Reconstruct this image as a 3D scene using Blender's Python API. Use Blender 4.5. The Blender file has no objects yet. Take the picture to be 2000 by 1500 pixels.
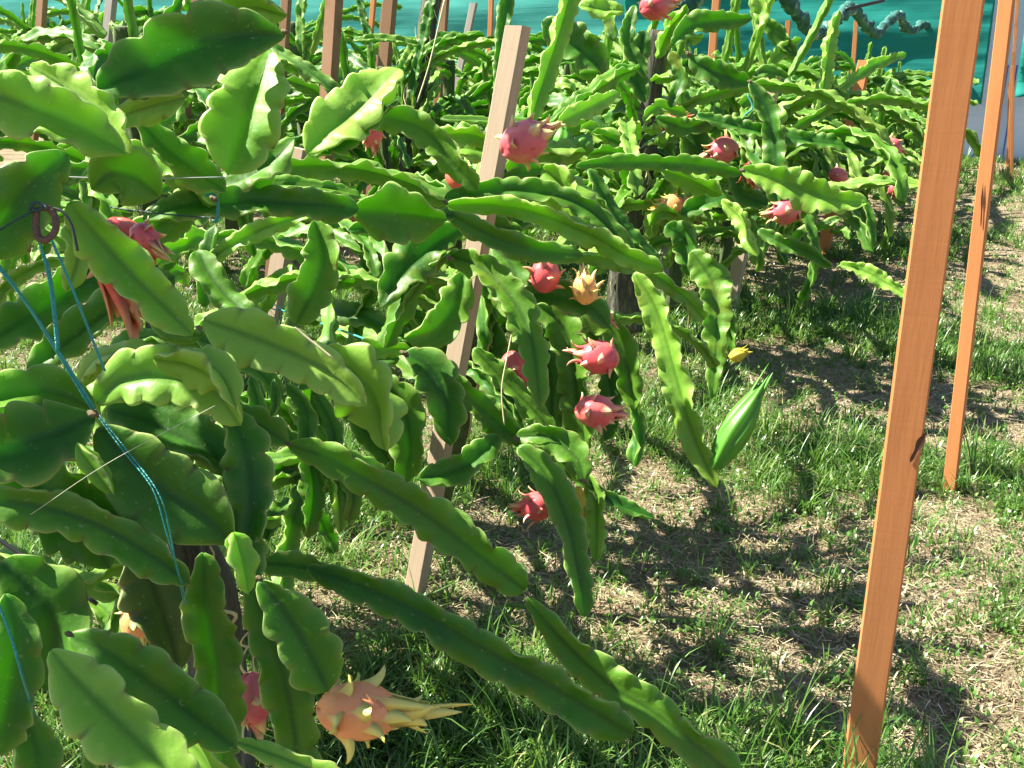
import bpy, math, random
import numpy as np
from mathutils import Vector, Matrix, noise as mnoise

rng = np.random.default_rng(7)
random.seed(7)
SC = bpy.context.scene
COL = SC.collection
R = math.radians

# ---------------------------------------------------------------- camera
CAM = np.array([0.0, 0.0, 1.30])
FPX, YAW, PITCH = 2000.0, R(26.0), R(17.5)
FW = np.array([-math.sin(YAW) * math.cos(PITCH), math.cos(YAW) * math.cos(PITCH), -math.sin(PITCH)])
RT = np.array([math.cos(YAW), math.sin(YAW), 0.0])
UP = np.cross(RT, FW)
cam = bpy.data.cameras.new('camera')
cam.sensor_width = 36.0
cam.lens = 36.0 * FPX / 2000.0
cam.clip_start, cam.clip_end = 0.05, 800.0
cam.dof.use_dof = False
cam_ob = bpy.data.objects.new('camera', cam)
COL.objects.link(cam_ob)
cam_ob.matrix_world = Matrix([[RT[i], UP[i], -FW[i], CAM[i]] for i in range(3)] + [[0, 0, 0, 1]])
SC.camera = cam_ob

# ---------------------------------------------------------------- world, sun, exposure
SUN = np.array([-0.60, -0.15, 0.79]); SUN /= np.linalg.norm(SUN)
world = bpy.data.worlds.new('World'); SC.world = world
world.use_nodes = True
wn = world.node_tree
sky = wn.nodes.new('ShaderNodeTexSky'); sky.sky_type = 'NISHITA'; sky.sun_disc = False
sky.sun_elevation = math.asin(SUN[2]); sky.sun_rotation = math.atan2(SUN[0], SUN[1])
wn.links.new(sky.outputs[0], wn.nodes['Background'].inputs[0])
wn.nodes['Background'].inputs[1].default_value = 0.05
sl = bpy.data.lights.new('sun', 'SUN'); sl.energy = 5.0; sl.angle = R(0.5); sl.color = (1.0, 0.94, 0.80)
so = bpy.data.objects.new('sun', sl); COL.objects.link(so)
so.rotation_euler = Vector(SUN).to_track_quat('Z', 'Y').to_euler()
SC.view_settings.view_transform = 'Standard'; SC.view_settings.look = 'None'
SC.view_settings.gamma = 1.0; SC.view_settings.use_curve_mapping = False
SC.view_settings.exposure = 2.05
SC.cycles.max_bounces = 8; SC.cycles.transmission_bounces = 6; SC.cycles.diffuse_bounces = 3
SC.cycles.sample_clamp_indirect = 6.0
SC.cycles.use_denoising = True

# ---------------------------------------------------------------- projection helpers (photo pixel -> place)
def ray(x, y): return FW + RT * (x - 1000) / FPX + UP * (750 - y) / FPX
def P(x, y, d): return CAM + ray(x, y) * d
def G(x, y):
    r = ray(x, y); return CAM + r * (-CAM[2] / r[2])
def depth(p): return float(np.dot(p - CAM, FW))
def XPL(x, y, X):
    r = ray(x, y); return CAM + r * ((X - CAM[0]) / r[0])

# ---------------------------------------------------------------- object helpers
def tag(o, label=None, cat=None, group=None, kind=None):
    if label: o['label'] = label
    if cat: o['category'] = cat
    if group: o['group'] = group
    if kind: o['kind'] = kind
    return o
def empty(name, loc):
    o = bpy.data.objects.new(name, None); COL.objects.link(o); o.location = loc
    o.empty_display_size = 0.1
    return o
def mesh_np(name, V, faces, mat, attrs=None, smooth=True):
    """faces: list of int arrays (n,k) with any k"""
    me = bpy.data.meshes.new(name)
    V = np.asarray(V, np.float32)
    fl = [np.asarray(f, np.int32) for f in faces if len(f)]
    nl = sum(f.size for f in fl); nf = sum(len(f) for f in fl)
    me.vertices.add(len(V)); me.vertices.foreach_set('co', V.ravel())
    me.loops.add(nl); me.polygons.add(nf)
    me.loops.foreach_set('vertex_index', np.concatenate([f.ravel() for f in fl]))
    st = np.concatenate([np.full(len(f), f.shape[1], np.int32) for f in fl])
    me.polygons.foreach_set('loop_start', np.concatenate([[0], np.cumsum(st)[:-1]]).astype(np.int32))
    me.polygons.foreach_set('use_smooth', np.full(nf, bool(smooth)))
    for k, a in (attrs or {}).items():
        at = me.attributes.new(k, 'FLOAT', 'POINT'); at.data.foreach_set('value', np.asarray(a, np.float32))
    me.update(calc_edges=True); me.validate()
    if mat: me.materials.append(mat)
    return me
def link(name, me, parent=None, M=None):
    o = bpy.data.objects.new(name, me); COL.objects.link(o)
    if parent is not None: o.parent = parent
    if M is not None: o.matrix_basis = M
    return o

# ---------------------------------------------------------------- material helpers
class NT:
    def __init__(s, name):
        s.m = bpy.data.materials.new(name); s.m.use_nodes = True
        s.t = s.m.node_tree; s.b = s.t.nodes['Principled BSDF']; s.out = s.t.nodes['Material Output']
    def n(s, typ, **kw):
        nd = s.t.nodes.new(typ)
        for k, v in kw.items():
            if k in nd.inputs: 
                nd.inputs[k].default_value = v
            else: setattr(nd, k, v)
        return nd
    def l(s, a, b): s.t.links.new(a, b)
    def attr(s, name):
        a = s.n('ShaderNodeAttribute'); a.attribute_name = name; return a.outputs['Fac']
    def noise(s, scale, detail=3, vec=None, rough=0.5):
        n = s.n('ShaderNodeTexNoise'); n.inputs['Scale'].default_value = scale
        n.inputs['Detail'].default_value = detail; n.inputs['Roughness'].default_value = rough
        if vec is not None: s.l(vec, n.inputs['Vector'])
        return n.outputs['Fac']
    def coord(s, kind='Object', scale=None):
        c = s.n('ShaderNodeTexCoord').outputs[kind]
        if scale:
            m = s.n('ShaderNodeMapping'); m.inputs['Scale'].default_value = scale; s.l(c, m.inputs['Vector']); return m.outputs[0]
        return c
    def ramp(s, fac, stops):
        r = s.n('ShaderNodeValToRGB'); s.l(fac, r.inputs[0]); e = r.color_ramp.elements
        while len(e) < len(stops): e.new(0.5)
        for i, (p, c) in enumerate(stops):
            e[i].position = p; e[i].color = (*c, 1) if len(c) == 3 else c
        return r.outputs[0]
    def mix(s, fac, a, b, mode='MIX'):
        m = s.n('ShaderNodeMix'); m.data_type = 'RGBA'; m.blend_type = mode
        for sock, v in ((m.inputs[0], fac), (m.inputs[6], a), (m.inputs[7], b)):
            if isinstance(v, (int, float)): sock.default_value = v
            elif isinstance(v, tuple): sock.default_value = (*v, 1)
            else: s.l(v, sock)
        return m.outputs[2]
    def math(s, op, a, b=0.0, clamp=False):
        m = s.n('ShaderNodeMath'); m.operation = op; m.use_clamp = clamp
        for i, v in enumerate((a, b)):
            if isinstance(v, (int, float)): m.inputs[i].default_value = v
            else: s.l(v, m.inputs[i])
        return m.outputs[0]
    def bump(s, h, strength=0.3, dist=0.01):
        b = s.n('ShaderNodeBump'); b.inputs['Strength'].default_value = strength; b.inputs['Distance'].default_value = dist
        s.l(h, b.inputs['Height']); s.l(b.outputs[0], s.b.inputs['Normal']); return b
    def translucent(s, col, fac):
        tr = s.n('ShaderNodeBsdfTranslucent'); mx = s.n('ShaderNodeMixShader'); mx.inputs[0].default_value = fac
        if isinstance(col, tuple): tr.inputs[0].default_value = (*col, 1)
        else: s.l(col, tr.inputs[0])
        s.l(s.b.outputs[0], mx.inputs[1]); s.l(tr.outputs[0], mx.inputs[2]); s.l(mx.outputs[0], s.out.inputs[0])

def stem_material(name, dark, mid, light, tcol, tfac=0.35, rough=0.38):
    m = NT(name)
    g = m.n('ShaderNodeNewGeometry')
    oi = m.n('ShaderNodeObjectInfo')
    n1 = m.noise(9, 4, g.outputs['Position'])
    n2 = m.noise(60, 3, g.outputs['Position'])
    base = m.mix(m.ramp(n1, [(0.35, (0, 0, 0)), (0.68, (1, 1, 1))]), dark, mid)
    base = m.mix(m.math('MULTIPLY', m.math('POWER', oi.outputs['Random'], 1.6), 0.55), base, light)
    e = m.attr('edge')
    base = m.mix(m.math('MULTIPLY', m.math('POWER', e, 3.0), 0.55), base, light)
    base = m.mix(m.math('MULTIPLY', m.math('GREATER_THAN', n2, 0.66), 0.25), base, light)
    # pale margin line, sunlit edge brightness put into its colour, brown areoles in the notches
    base = m.mix(m.math('MULTIPLY', m.math('POWER', m.attr('rim'), 2.0), 0.8), base, (0.50, 0.55, 0.25))
    base = m.mix(m.attr('areole'), base, (0.16, 0.10, 0.05))
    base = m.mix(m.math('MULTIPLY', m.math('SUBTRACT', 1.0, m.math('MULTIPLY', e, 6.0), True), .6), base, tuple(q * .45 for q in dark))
    n4 = m.noise(6, 3, g.outputs['Position'])
    base = m.mix(m.math('MULTIPLY', m.ramp(n4, [(0.60, (0, 0, 0)), (0.74, (1, 1, 1))]), .45), base, (0.34, 0.36, 0.045))
    n5 = m.noise(150, 2, g.outputs['Position'])
    base = m.mix(m.math('MULTIPLY', m.math('GREATER_THAN', n5, 0.70), .45), base, (0.36, 0.38, 0.20))
    # corky patches near the base of old stems
    n3 = m.noise(17, 4, g.outputs['Position'])
    cork = m.math('MULTIPLY', m.math('GREATER_THAN', n3, 0.74), 0.35)
    base = m.mix(cork, base, (0.22, 0.2, 0.09))
    m.l(base, m.b.inputs['Base Color'])
    m.l(m.math('ADD', m.math('MULTIPLY', n1, 0.25), rough - 0.02), m.b.inputs['Roughness'])
    m.b.inputs['Specular IOR Level'].default_value = 0.4
    h = m.math('ADD', m.math('MULTIPLY', m.noise(35, 3, g.outputs['Position']), 1.0), m.math('MULTIPLY', n2, 0.25))
    m.bump(h, 0.35, 0.006)
    m.translucent(m.mix(m.attr('edge'), tcol, (min(1, tcol[0] * 1.6), min(1, tcol[1] * 1.25), tcol[2])), tfac)
    return m.m
M = {}
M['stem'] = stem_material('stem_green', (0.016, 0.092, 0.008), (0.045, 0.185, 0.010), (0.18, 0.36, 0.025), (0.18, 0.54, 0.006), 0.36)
M['stem_young'] = stem_material('stem_lit_green', (0.09, 0.28, 0.018), (0.20, 0.42, 0.035), (0.40, 0.56, 0.11), (0.30, 0.68, 0.010), 0.36, 0.34)  # paler copy of the stem green, with sunlight put into its colour
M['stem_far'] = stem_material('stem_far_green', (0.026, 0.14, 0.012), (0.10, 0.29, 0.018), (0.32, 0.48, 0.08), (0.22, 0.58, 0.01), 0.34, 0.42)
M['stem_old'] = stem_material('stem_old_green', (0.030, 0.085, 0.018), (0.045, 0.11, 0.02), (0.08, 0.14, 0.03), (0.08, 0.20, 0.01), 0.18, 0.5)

def wood_material(name, c1, c2, c3, saw=1.0, rough=0.75):
    m = NT(name)
    oi = m.n('ShaderNodeObjectInfo')
    co = m.coord('Object')
    add = m.n('ShaderNodeVectorMath'); add.operation = 'ADD'
    m.l(co, add.inputs[0]); m.l(oi.outputs['Random'], add.inputs[1])
    mp = m.n('ShaderNodeMapping'); mp.inputs['Scale'].default_value = (22, 22, 1.3); m.l(add.outputs[0], mp.inputs[0])
    g1 = m.noise(5, 6, mp.outputs[0], 0.6)
    mp2 = m.n('ShaderNodeMapping'); mp2.inputs['Scale'].default_value = (2, 2, 0.8); m.l(add.outputs[0], mp2.inputs[0])
    g2 = m.noise(2.2, 3, mp2.outputs[0])
    mp3 = m.n('ShaderNodeMapping'); mp3.inputs['Scale'].default_value = (3, 3, 75); m.l(add.outputs[0], mp3.inputs[0])
    sw = m.noise(2.0, 2, mp3.outputs[0])
    c = m.mix(m.math('MULTIPLY', m.ramp(g1, [(0.42, (0, 0, 0)), (0.62, (1, 1, 1))]), .42), c1, c2)
    c = m.mix(m.ramp(g2, [(0.4, (0, 0, 0)), (0.75, (1, 1, 1))]), c, c3)
    c = m.mix(m.math('MULTIPLY', m.ramp(m.noise(3.1, 4, add.outputs[0], .7), [(.6, (0, 0, 0)), (.72, (1, 1, 1))]), .5), c, tuple(x * .45 for x in c3))
    c = m.mix(m.math('MULTIPLY', m.math('LESS_THAN', sw, 0.25), 0.16 * saw), c, tuple(x * 0.4 for x in c3))
    m.l(c, m.b.inputs['Base Color']); m.b.inputs['Roughness'].default_value = rough
    m.b.inputs['Specular IOR Level'].default_value = 0.25
    h = m.math('ADD', m.math('MULTIPLY', g1, 0.8), m.math('MULTIPLY', sw, 0.25 * saw))
    m.bump(h, 0.16, 0.003)
    return m.m
M['wood_orange'] = wood_material('wood_orange', (0.48, 0.19, 0.068), (0.37, 0.135, 0.048), (0.51, 0.215, 0.08))
M['wood_tan'] = wood_material('wood_tan', (0.38, 0.30, 0.215), (0.26, 0.195, 0.14), (0.40, 0.30, 0.215))
M['wood_brown'] = wood_material('wood_brown', (0.24, 0.13, 0.07), (0.17, 0.09, 0.05), (0.28, 0.17, 0.10))
M['wood_grey'] = wood_material('wood_grey', (0.30, 0.28, 0.25), (0.20, 0.18, 0.16), (0.34, 0.30, 0.26))
M['crack'] = NT('crack_dark').m; M['crack'].node_tree.nodes['Principled BSDF'].inputs['Base Color'].default_value = (0.06, 0.02, 0.01, 1)

def bark_material(nm='trunk_bark', cs=((0.02, 0.022, 0.016), (0.085, 0.085, 0.06), (0.25, 0.24, 0.2))):
    m = NT(nm)
    co = m.coord('Object', (14, 14, 2))
    n = m.noise(3, 6, co, 0.65)
    m.l(m.ramp(n, [(0.3, cs[0]), (0.55, cs[1]), (0.75, cs[2])]), m.b.inputs['Base Color'])
    m.b.inputs['Roughness'].default_value = 0.9; m.bump(n, 1.0, 0.02); return m.m
M['bark'] = bark_material()
M['green_bark'] = bark_material('trunk_green_bark', ((0.03, 0.05, 0.018), (0.07, 0.11, 0.03), (0.20, 0.19, 0.10)))

def fruit_material(name, body, tip, tipat=0.45):
    m = NT(name)
    g = m.n('ShaderNodeNewGeometry')
    n = m.noise(40, 3, g.outputs['Position'])
    t = m.attr('t')
    c = m.mix(m.math('MULTIPLY', n, 0.4), body, tuple(min(1, x * 1.5 + 0.05) for x in body))
    n2 = m.noise(14, 4, g.outputs['Position'], .65)
    c = m.mix(m.math('MULTIPLY', m.ramp(n2, [(.45, (0, 0, 0)), (.7, (1, 1, 1))]), .55), c, tuple(.55 * b_ + .45 * t_ for b_, t_ in zip(body, tip)))
    c = m.mix(m.math('MULTIPLY', m.math('LESS_THAN', n2, .38), .5), c, tuple(b_ * .5 for b_ in body))
    f = m.ramp(t, [(tipat - 0.2, (0, 0, 0)), (min(1.0, tipat + 0.3), (1, 1, 1))])
    c = m.mix(f, c, tip)
    m.l(c, m.b.inputs['Base Color']); m.b.inputs['Roughness'].default_value = 0.34
    m.b.inputs['Specular IOR Level'].default_value = 0.4
    m.b.inputs['Subsurface Weight'].default_value = 0.15
    m.b.inputs['Subsurface Radius'].default_value = (1, 0.3, 0.2); m.b.inputs['Subsurface Scale'].default_value = 0.01
    m.bump(n, 0.3, 0.006)
    return m.m
FM = {'pink': fruit_material('fruit_pink', (0.55, 0.06, 0.08), (0.70, 0.42, 0.24), 0.55),
      'rose': fruit_material('fruit_rose', (0.48, 0.075, 0.10), (0.62, 0.50, 0.20), 0.5),
      'red': fruit_material('fruit_red', (0.52, 0.055, 0.04), (0.70, 0.32, 0.14), 0.5),
      'orange': fruit_material('fruit_orange', (0.68, 0.25, 0.10), (0.70, 0.62, 0.16), 0.2),
      'yellow': fruit_material('fruit_yellow', (0.66, 0.33, 0.10), (0.80, 0.60, 0.22), 0.3)}

def simple(name, col, rough=0.6, bump=None, trans=None):
    m = NT(name)
    oi = m.n('ShaderNodeNewGeometry')
    n = m.noise(30, 3, oi.outputs['Position'])
    m.l(m.mix(n, tuple(c * 0.75 for c in col), tuple(min(1, c * 1.2) for c in col)), m.b.inputs['Base Color'])
    m.b.inputs['Roughness'].default_value = rough
    if bump: m.bump(m.noise(bump, 3, oi.outputs['Position']), 0.6, 0.01)
    if trans: m.translucent(trans, 0.35)
    return m.m
M['twine'] = simple('twine_teal', (0.02, 0.28, 0.25), 0.5, 300)
M['twine_dark'] = simple('twine_dark', (0.012, 0.05, 0.045), 0.5, 300)
M['wire'] = simple('wire_grey', (0.25, 0.3, 0.27), 0.4)
M['thread'] = simple('thread_pale', (0.5, 0.5, 0.36), 0.5)
M['hose'] = simple('hose_black', (0.015, 0.02, 0.02), 0.45)
M['hook'] = simple('hook_rust', (0.10, 0.055, 0.035), 0.6, 120)
M['bud'] = simple('bud_green', (0.10, 0.32, 0.03), 0.45, None, (0.3, 0.6, 0.03))
M['withered'] = simple('withered_yellow', (0.62, 0.52, 0.06), 0.6, None, (0.7, 0.6, 0.05))
M['tendril'] = simple('tendril_pale', (0.50, 0.48, 0.26), 0.7)

# ================================================================ GROUND
def nse(x, y, s, seed=0.0):
    return mnoise.noise(Vector((x * s + seed, y * s - seed, seed * 1.7)))
BARE = [(*G(1250, 1200)[:2], .42), (*G(1290, 985)[:2], .42), (*G(1690, 1230)[:2], .30), (*G(1600, 1290)[:2], .30), (*G(1720, 1180)[:2], .25), (*G(1880, 1420)[:2], .22), (*G(1790, 760)[:2], .4), (*G(1680, 770)[:2], .30),
        (*G(1940, 560)[:2], .9), (*G(700, 500)[:2], .7), (*G(330, 660)[:2], .45), (*G(1900, 1330)[:2], .15), (*G(1900, 1030)[:2], .22),
        (*G(1640, 560)[:2], .55), (*G(950, 1080)[:2], .28), (*G(1480, 1330)[:2], .12), (*G(1960, 800)[:2], .35), (*G(1560, 690)[:2], .35),
        (*G(1500, 1180)[:2], .16), (*G(80, 600)[:2], .3), (*G(1930, 420)[:2], 1.2)]
LUSH = [(*G(1500, 900)[:2], .33), (*G(1560, 620)[:2], .45), (*G(1980, 1200)[:2], .2), (*G(900, 1400)[:2], .35), (*G(650, 600)[:2], .7),
        (*G(250, 1080)[:2], .35), (*G(1950, 740)[:2], .45), (*G(1430, 1150)[:2], .18), (*G(1300, 620)[:2], .5), (*G(1520, 1440)[:2], .2), (*G(1980, 900)[:2], .2),
        (*G(600, 1000)[:2], .4)]
def lush(x, y):
    v = 0.56 + 0.55 * nse(x, y, 1.1, 3.0) + 0.45 * nse(x, y, 3.3, 8.0) + 0.35 * nse(x, y, 9.0, 5.0)
    for bx, by, br in BARE:
        v -= 0.85 * math.exp(-((x - bx) ** 2 + (y - by) ** 2) / br ** 2)
    for bx, by, br in LUSH:
        v += 0.6 * math.exp(-((x - bx) ** 2 + (y - by) ** 2) / br ** 2)
    return v
def gz(x, y):
    return 0.030 * nse(x, y, 1.3, 1.0) + 0.016 * nse(x, y, 5.0, 2.0) + 0.006 * nse(x, y, 19.0, 4.0) - 0.02
def build_ground():
    def axis(a, b, step, lo, hi):
        v = list(np.arange(a, b, step)); s = step; x = a
        L = []
        while x > lo: s *= 1.25; x -= s; L.append(x)
        x = b; s = step; H = []
        while x < hi: H.append(x); s *= 1.25; x += s
        return np.array(L[::-1] + v + H)
    xs = axis(-7, 2.2, 0.035, -300, 300); ys = axis(0.5, 10, 0.035, -300, 300)
    nx, ny = len(xs), len(ys)
    V = np.zeros((ny, nx, 3)); lu = np.zeros((ny, nx))
    for j, y in enumerate(ys):
        for i, x in enumerate(xs):
            near = -8 < x < 3 and 0 < y < 18
            V[j, i] = (x, y, gz(x, y) if near else -0.02); lu[j, i] = lush(x, y) if near else 0.5
    idx = np.arange(nx * ny).reshape(ny, nx)
    F = np.stack([idx[:-1, :-1], idx[:-1, 1:], idx[1:, 1:], idx[1:, :-1]], -1).reshape(-1, 4)
    m = NT('soil')
    g = m.n('ShaderNodeNewGeometry').outputs['Position']
    a = m.noise(2.5, 6, g, 0.6); b = m.noise(28, 6, g, 0.7); c = m.noise(130, 4, g, 0.7)
    sand = m.mix(a, (0.26, 0.215, 0.145), (0.38, 0.32, 0.225))
    brown = m.mix(b, (0.075, 0.055, 0.033), (0.22, 0.165, 0.105))
    f = m.ramp(m.math('ADD', m.math('MULTIPLY', a, 0.6), m.math('MULTIPLY', b, 0.5)), [(0.42, (1, 1, 1)), (0.62, (0, 0, 0))])
    col = m.mix(f, sand, brown)
    col = m.mix(m.ramp(m.attr('lush'), [(0.35, (0, 0, 0)), (0.8, (0.8, 0.8, 0.8))]), col, (0.10, 0.085, 0.04))
    col = m.mix(m.math('MULTIPLY', c, 0.5), col, (0.12, 0.08, 0.045))
    m.l(col, m.b.inputs['Base Color']); m.b.inputs['Roughness'].default_value = 0.95
    m.b.inputs['Specular IOR Level'].default_value = 0.1
    m.bump(m.math('ADD', b, m.math('MULTIPLY', c, 0.5)), 0.9, 0.02)
    me = mesh_np('ground', V.reshape(-1, 3), [F], m.m, {'lush': lu.ravel()})
    tag(link('ground', me), kind='structure')
build_ground()

GX = np.arange(-9.2, 2.6, 0.05); GY = np.arange(0.4, 16.8, 0.05)
LG = np.array([[lush(x, y) for x in GX] for y in GY]); ZG = np.array([[gz(x, y) for x in GX] for y in GY])
def gl(grid, x, y):
    fx = np.clip((x - GX[0]) / .05, 0, len(GX) - 1.001); fy = np.clip((y - GY[0]) / .05, 0, len(GY) - 1.001)
    i = fx.astype(int); j = fy.astype(int); u = fx - i; v = fy - j
    return (grid[j, i] * (1 - u) + grid[j, i + 1] * u) * (1 - v) + (grid[j + 1, i] * (1 - u) + grid[j + 1, i + 1] * u) * v
def scat(n, xr, yr, prob):
    outs = []; tot = 0
    while tot < n:
        m = max(20000, n)
        x = rng.uniform(*xr, m); y = rng.uniform(*yr, m)
        v = np.stack([x, y, np.full(m, .05)], 1) - CAM; d = v @ FW
        px = 1000 + FPX * (v @ RT) / d; py = 750 - FPX * (v @ UP) / d
        ok = (d > .5) & (px > -120) & (px < 2120) & (py < 1740) & (py > 0)
        x, y, d = x[ok], y[ok], d[ok]; lu = gl(LG, x, y)
        k = rng.random(len(x)) < prob(d, lu); outs.append(np.stack([x[k], y[k], d[k], lu[k]], 1)); tot += k.sum()
    return np.vstack(outs)[:n]
def in_view(x, y, pad=120):
    v = np.array([x, y, 0.05]) - CAM; d = np.dot(v, FW)
    if d < 0.5: return False, d
    px = 1000 + FPX * np.dot(v, RT) / d; py = 750 - FPX * np.dot(v, UP) / d
    return (-pad < px < 2000 + pad and py < 1500 + pad * 2), d

def blades(bases, heights, dirs, lean, widths, tint, segs=3, zlift=0.0, a0=0.0):
    """vectorised curved strips; bases (n,3)"""
    n = len(bases)
    t = np.linspace(0, 1, segs + 1)
    hz = heights[:, None]; ln = lean[:, None]
    ang = a0 + (ln - a0) * t[None]                    # bends from vertical by lean (radians) toward the tip
    stepx = np.cumsum(np.concatenate([np.zeros((n, 1)), np.sin((ang[:, 1:] + ang[:, :-1]) / 2)], 1), 1) / segs
    stepz = np.cumsum(np.concatenate([np.zeros((n, 1)), np.cos((ang[:, 1:] + ang[:, :-1]) / 2)], 1), 1) / segs
    cx = bases[:, 0:1] + dirs[:, 0:1] * stepx * hz
    cy = bases[:, 1:2] + dirs[:, 1:2] * stepx * hz
    cz = bases[:, 2:3] + np.maximum(stepz * hz, 0.002 + 0 * stepz) + zlift
    w = widths[:, None] * (1 - t[None] ** 2.2) * 0.5 + 0.0002
    side = np.stack([-dirs[:, 1], dirs[:, 0]], 1)
    L = np.stack([cx + side[:, 0:1] * w, cy + side[:, 1:2] * w, cz], -1)
    Rr = np.stack([cx - side[:, 0:1] * w, cy - side[:, 1:2] * w, cz], -1)
    V = np.stack([L, Rr], 2).reshape(-1, 3)
    k = 2 * (segs + 1); b = (np.arange(n) * k)[:, None, None]
    s = (np.arange(segs) * 2)[None, :, None]
    F = (b + s + np.array([0, 1, 3, 2])[None, None]).reshape(-1, 4)
    return V, F, np.repeat(tint, k)

def grass_mat(name, stops, tr, fac=0.35):
    m = NT(name)
    m.l(m.ramp(m.attr('tint'), stops), m.b.inputs['Base Color'])
    m.b.inputs['Roughness'].default_value = 0.36; m.b.inputs['Specular IOR Level'].default_value = 0.55
    m.translucent(tr, fac); return m.m
M['grass'] = grass_mat('grass_blade', [(0, (0.022, 0.075, 0.012)), (0.45, (0.055, 0.15, 0.022)), (0.8, (0.15, 0.26, 0.06)), (1, (0.38, 0.36, 0.16))], (0.16, 0.34, 0.035), 0.32)
M['straw'] = grass_mat('straw', [(0, (0.055, 0.045, 0.026)), (0.5, (0.24, 0.20, 0.115)), (1, (0.58, 0.51, 0.35))], (0.4, 0.3, 0.15), 0.15)

def build_grass():
    def tufts(pts, kr, hr, spread, wr, tt0, name, label):
        n = len(pts); k = rng.integers(kr[0], kr[1], n); rp = lambda a: np.repeat(a, k)
        hh = rng.uniform(*hr, n) * (.75 + .5 * np.clip(pts[:, 3], 0, 1)) * np.where(rng.random(n) < .12, 2.0, 1) * np.where(rng.random(n) < .03, 1.7, 1); tt = rng.normal(tt0, .15, n)
        N = k.sum(); a = rng.uniform(0, 6.283, N); r = np.abs(rng.normal(0, spread, N))
        bx = rp(pts[:, 0]) + r * np.cos(a); by = rp(pts[:, 1]) + r * np.sin(a); a = a + rng.normal(0, .8, N)
        far = rp(np.maximum(0, pts[:, 2] - 3))
        V, F, A = blades(np.stack([bx, by, gl(ZG, bx, by)], 1), rp(hh) * rng.uniform(.6, 1.35, N), np.stack([np.cos(a), np.sin(a)], 1), rng.uniform(.5, 2.2, N),
                         rng.uniform(*wr, N) * (1 + .12 * far), np.clip(rp(tt) + rng.normal(0, .16, N), 0, 1), segs=4)
        tag(link(name, mesh_np(name, V, [F], M['grass'], {'tint': A})), label, 'grass', kind='stuff')
    tufts(scat(17000, (-9, 2.4), (.7, 16), lambda d, l: np.minimum(1, (2.4 / d) ** 1.15) * np.clip(l * 1.2 - .12, .16, 1)), (5, 18), (.03, .095), .020, (.0022, .0052), .52, 'grass', 'short green grass tufts over the orchard floor')
    # low broad-leaved ground weeds
    p = scat(34000, (-8, 2.4), (.7, 12), lambda d, l: np.minimum(1, (2.3 / d) ** 1.3) * np.clip(l * .7 + .2, .22, 1)); k = rng.integers(3, 7, len(p)); q = np.repeat(p, k, 0); N = len(q)
    x = q[:, 0] + rng.normal(0, .012, N); y = q[:, 1] + rng.normal(0, .012, N); a = rng.uniform(0, 6.283, N); h = rng.uniform(.009, .022, N)
    V, F, A = blades(np.stack([x, y, gl(ZG, x, y) + rng.uniform(0, .035, N)], 1), h, np.stack([np.cos(a), np.sin(a)], 1), rng.uniform(.9, 1.9, N), h * rng.uniform(.35, .65, N), np.clip(rng.normal(.55, .2, N), 0, 1), segs=2)
    tag(link('weeds', mesh_np('weeds', V, [F], M['grass'], {'tint': A})), 'tiny leaved green weeds low among the grass', 'weeds', kind='stuff')
    # dry straw litter
    p = scat(120000, (-8, 2.4), (.7, 14), lambda d, l: np.minimum(1, (2.3 / d) ** 1.3) * np.clip(1.2 - l * .6, .3, 1)); n = len(p)
    B = np.stack([p[:, 0], p[:, 1], gl(ZG, p[:, 0], p[:, 1]) + np.abs(rng.normal(.002, .010, n))], 1); a = rng.uniform(0, 6.283, n)
    V, F, A = blades(B, rng.uniform(.015, .085, n), np.stack([np.cos(a), np.sin(a)], 1), rng.uniform(1.35, 1.8, n), rng.uniform(.0012, .0034, n) * (1 + .1 * np.maximum(0, p[:, 2] - 3)), np.clip(rng.normal(.5, .27, n), 0, 1), segs=2, a0=1.35)
    V = V.reshape(n, 3, 2, 3); cu = rng.normal(0, .012, n)
    V[:, 2, :, 0] += (-np.sin(a) * cu)[:, None]; V[:, 2, :, 1] += (np.cos(a) * cu)[:, None]
    tag(link('dry_grass_litter', mesh_np('dry_grass_litter', V.reshape(-1, 3), [F], M['straw'], {'tint': A})), 'dry tan cut grass litter strewn over the soil', 'litter', kind='stuff')
    octv = np.array([(1, 0, 0), (-1, 0, 0), (0, 1, 0), (0, -1, 0), (0, 0, 1), (0, 0, -.6)], float)
    octf = np.array([(0, 2, 4), (2, 1, 4), (1, 3, 4), (3, 0, 4), (2, 0, 5), (1, 2, 5), (3, 1, 5), (0, 3, 5)])
    p = scat(26000, (-6, 2.4), (.7, 10), lambda d, l: np.minimum(1, (2.2 / d) ** 1.3) * np.clip(1. - l, .05, 1)); n = len(p)
    sz = rng.uniform(.002, .009, n) * np.where(rng.random(n) < .08, 1.9, 1)
    C = np.stack([p[:, 0], p[:, 1], gl(ZG, p[:, 0], p[:, 1])], 1)
    V = C[:, None] + octv[None] * sz[:, None, None] * rng.uniform(.6, 1.3, (n, 6, 1))
    F = (np.arange(n) * 6)[:, None, None] + octf[None]
    m = NT('clod'); nn = m.noise(60, 2, m.n('ShaderNodeNewGeometry').outputs['Position'])
    m.l(m.mix(nn, (0.13, 0.085, 0.05), (0.42, 0.33, 0.24)), m.b.inputs['Base Color']); m.b.inputs['Roughness'].default_value = 1
    tag(link('soil_crumbs', mesh_np('soil_crumbs', V.reshape(-1, 3), [F.reshape(-1, 3)], m.m, smooth=False)), 'crumbled soil clods on the bare patches', 'soil', kind='stuff')
build_grass()

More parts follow.
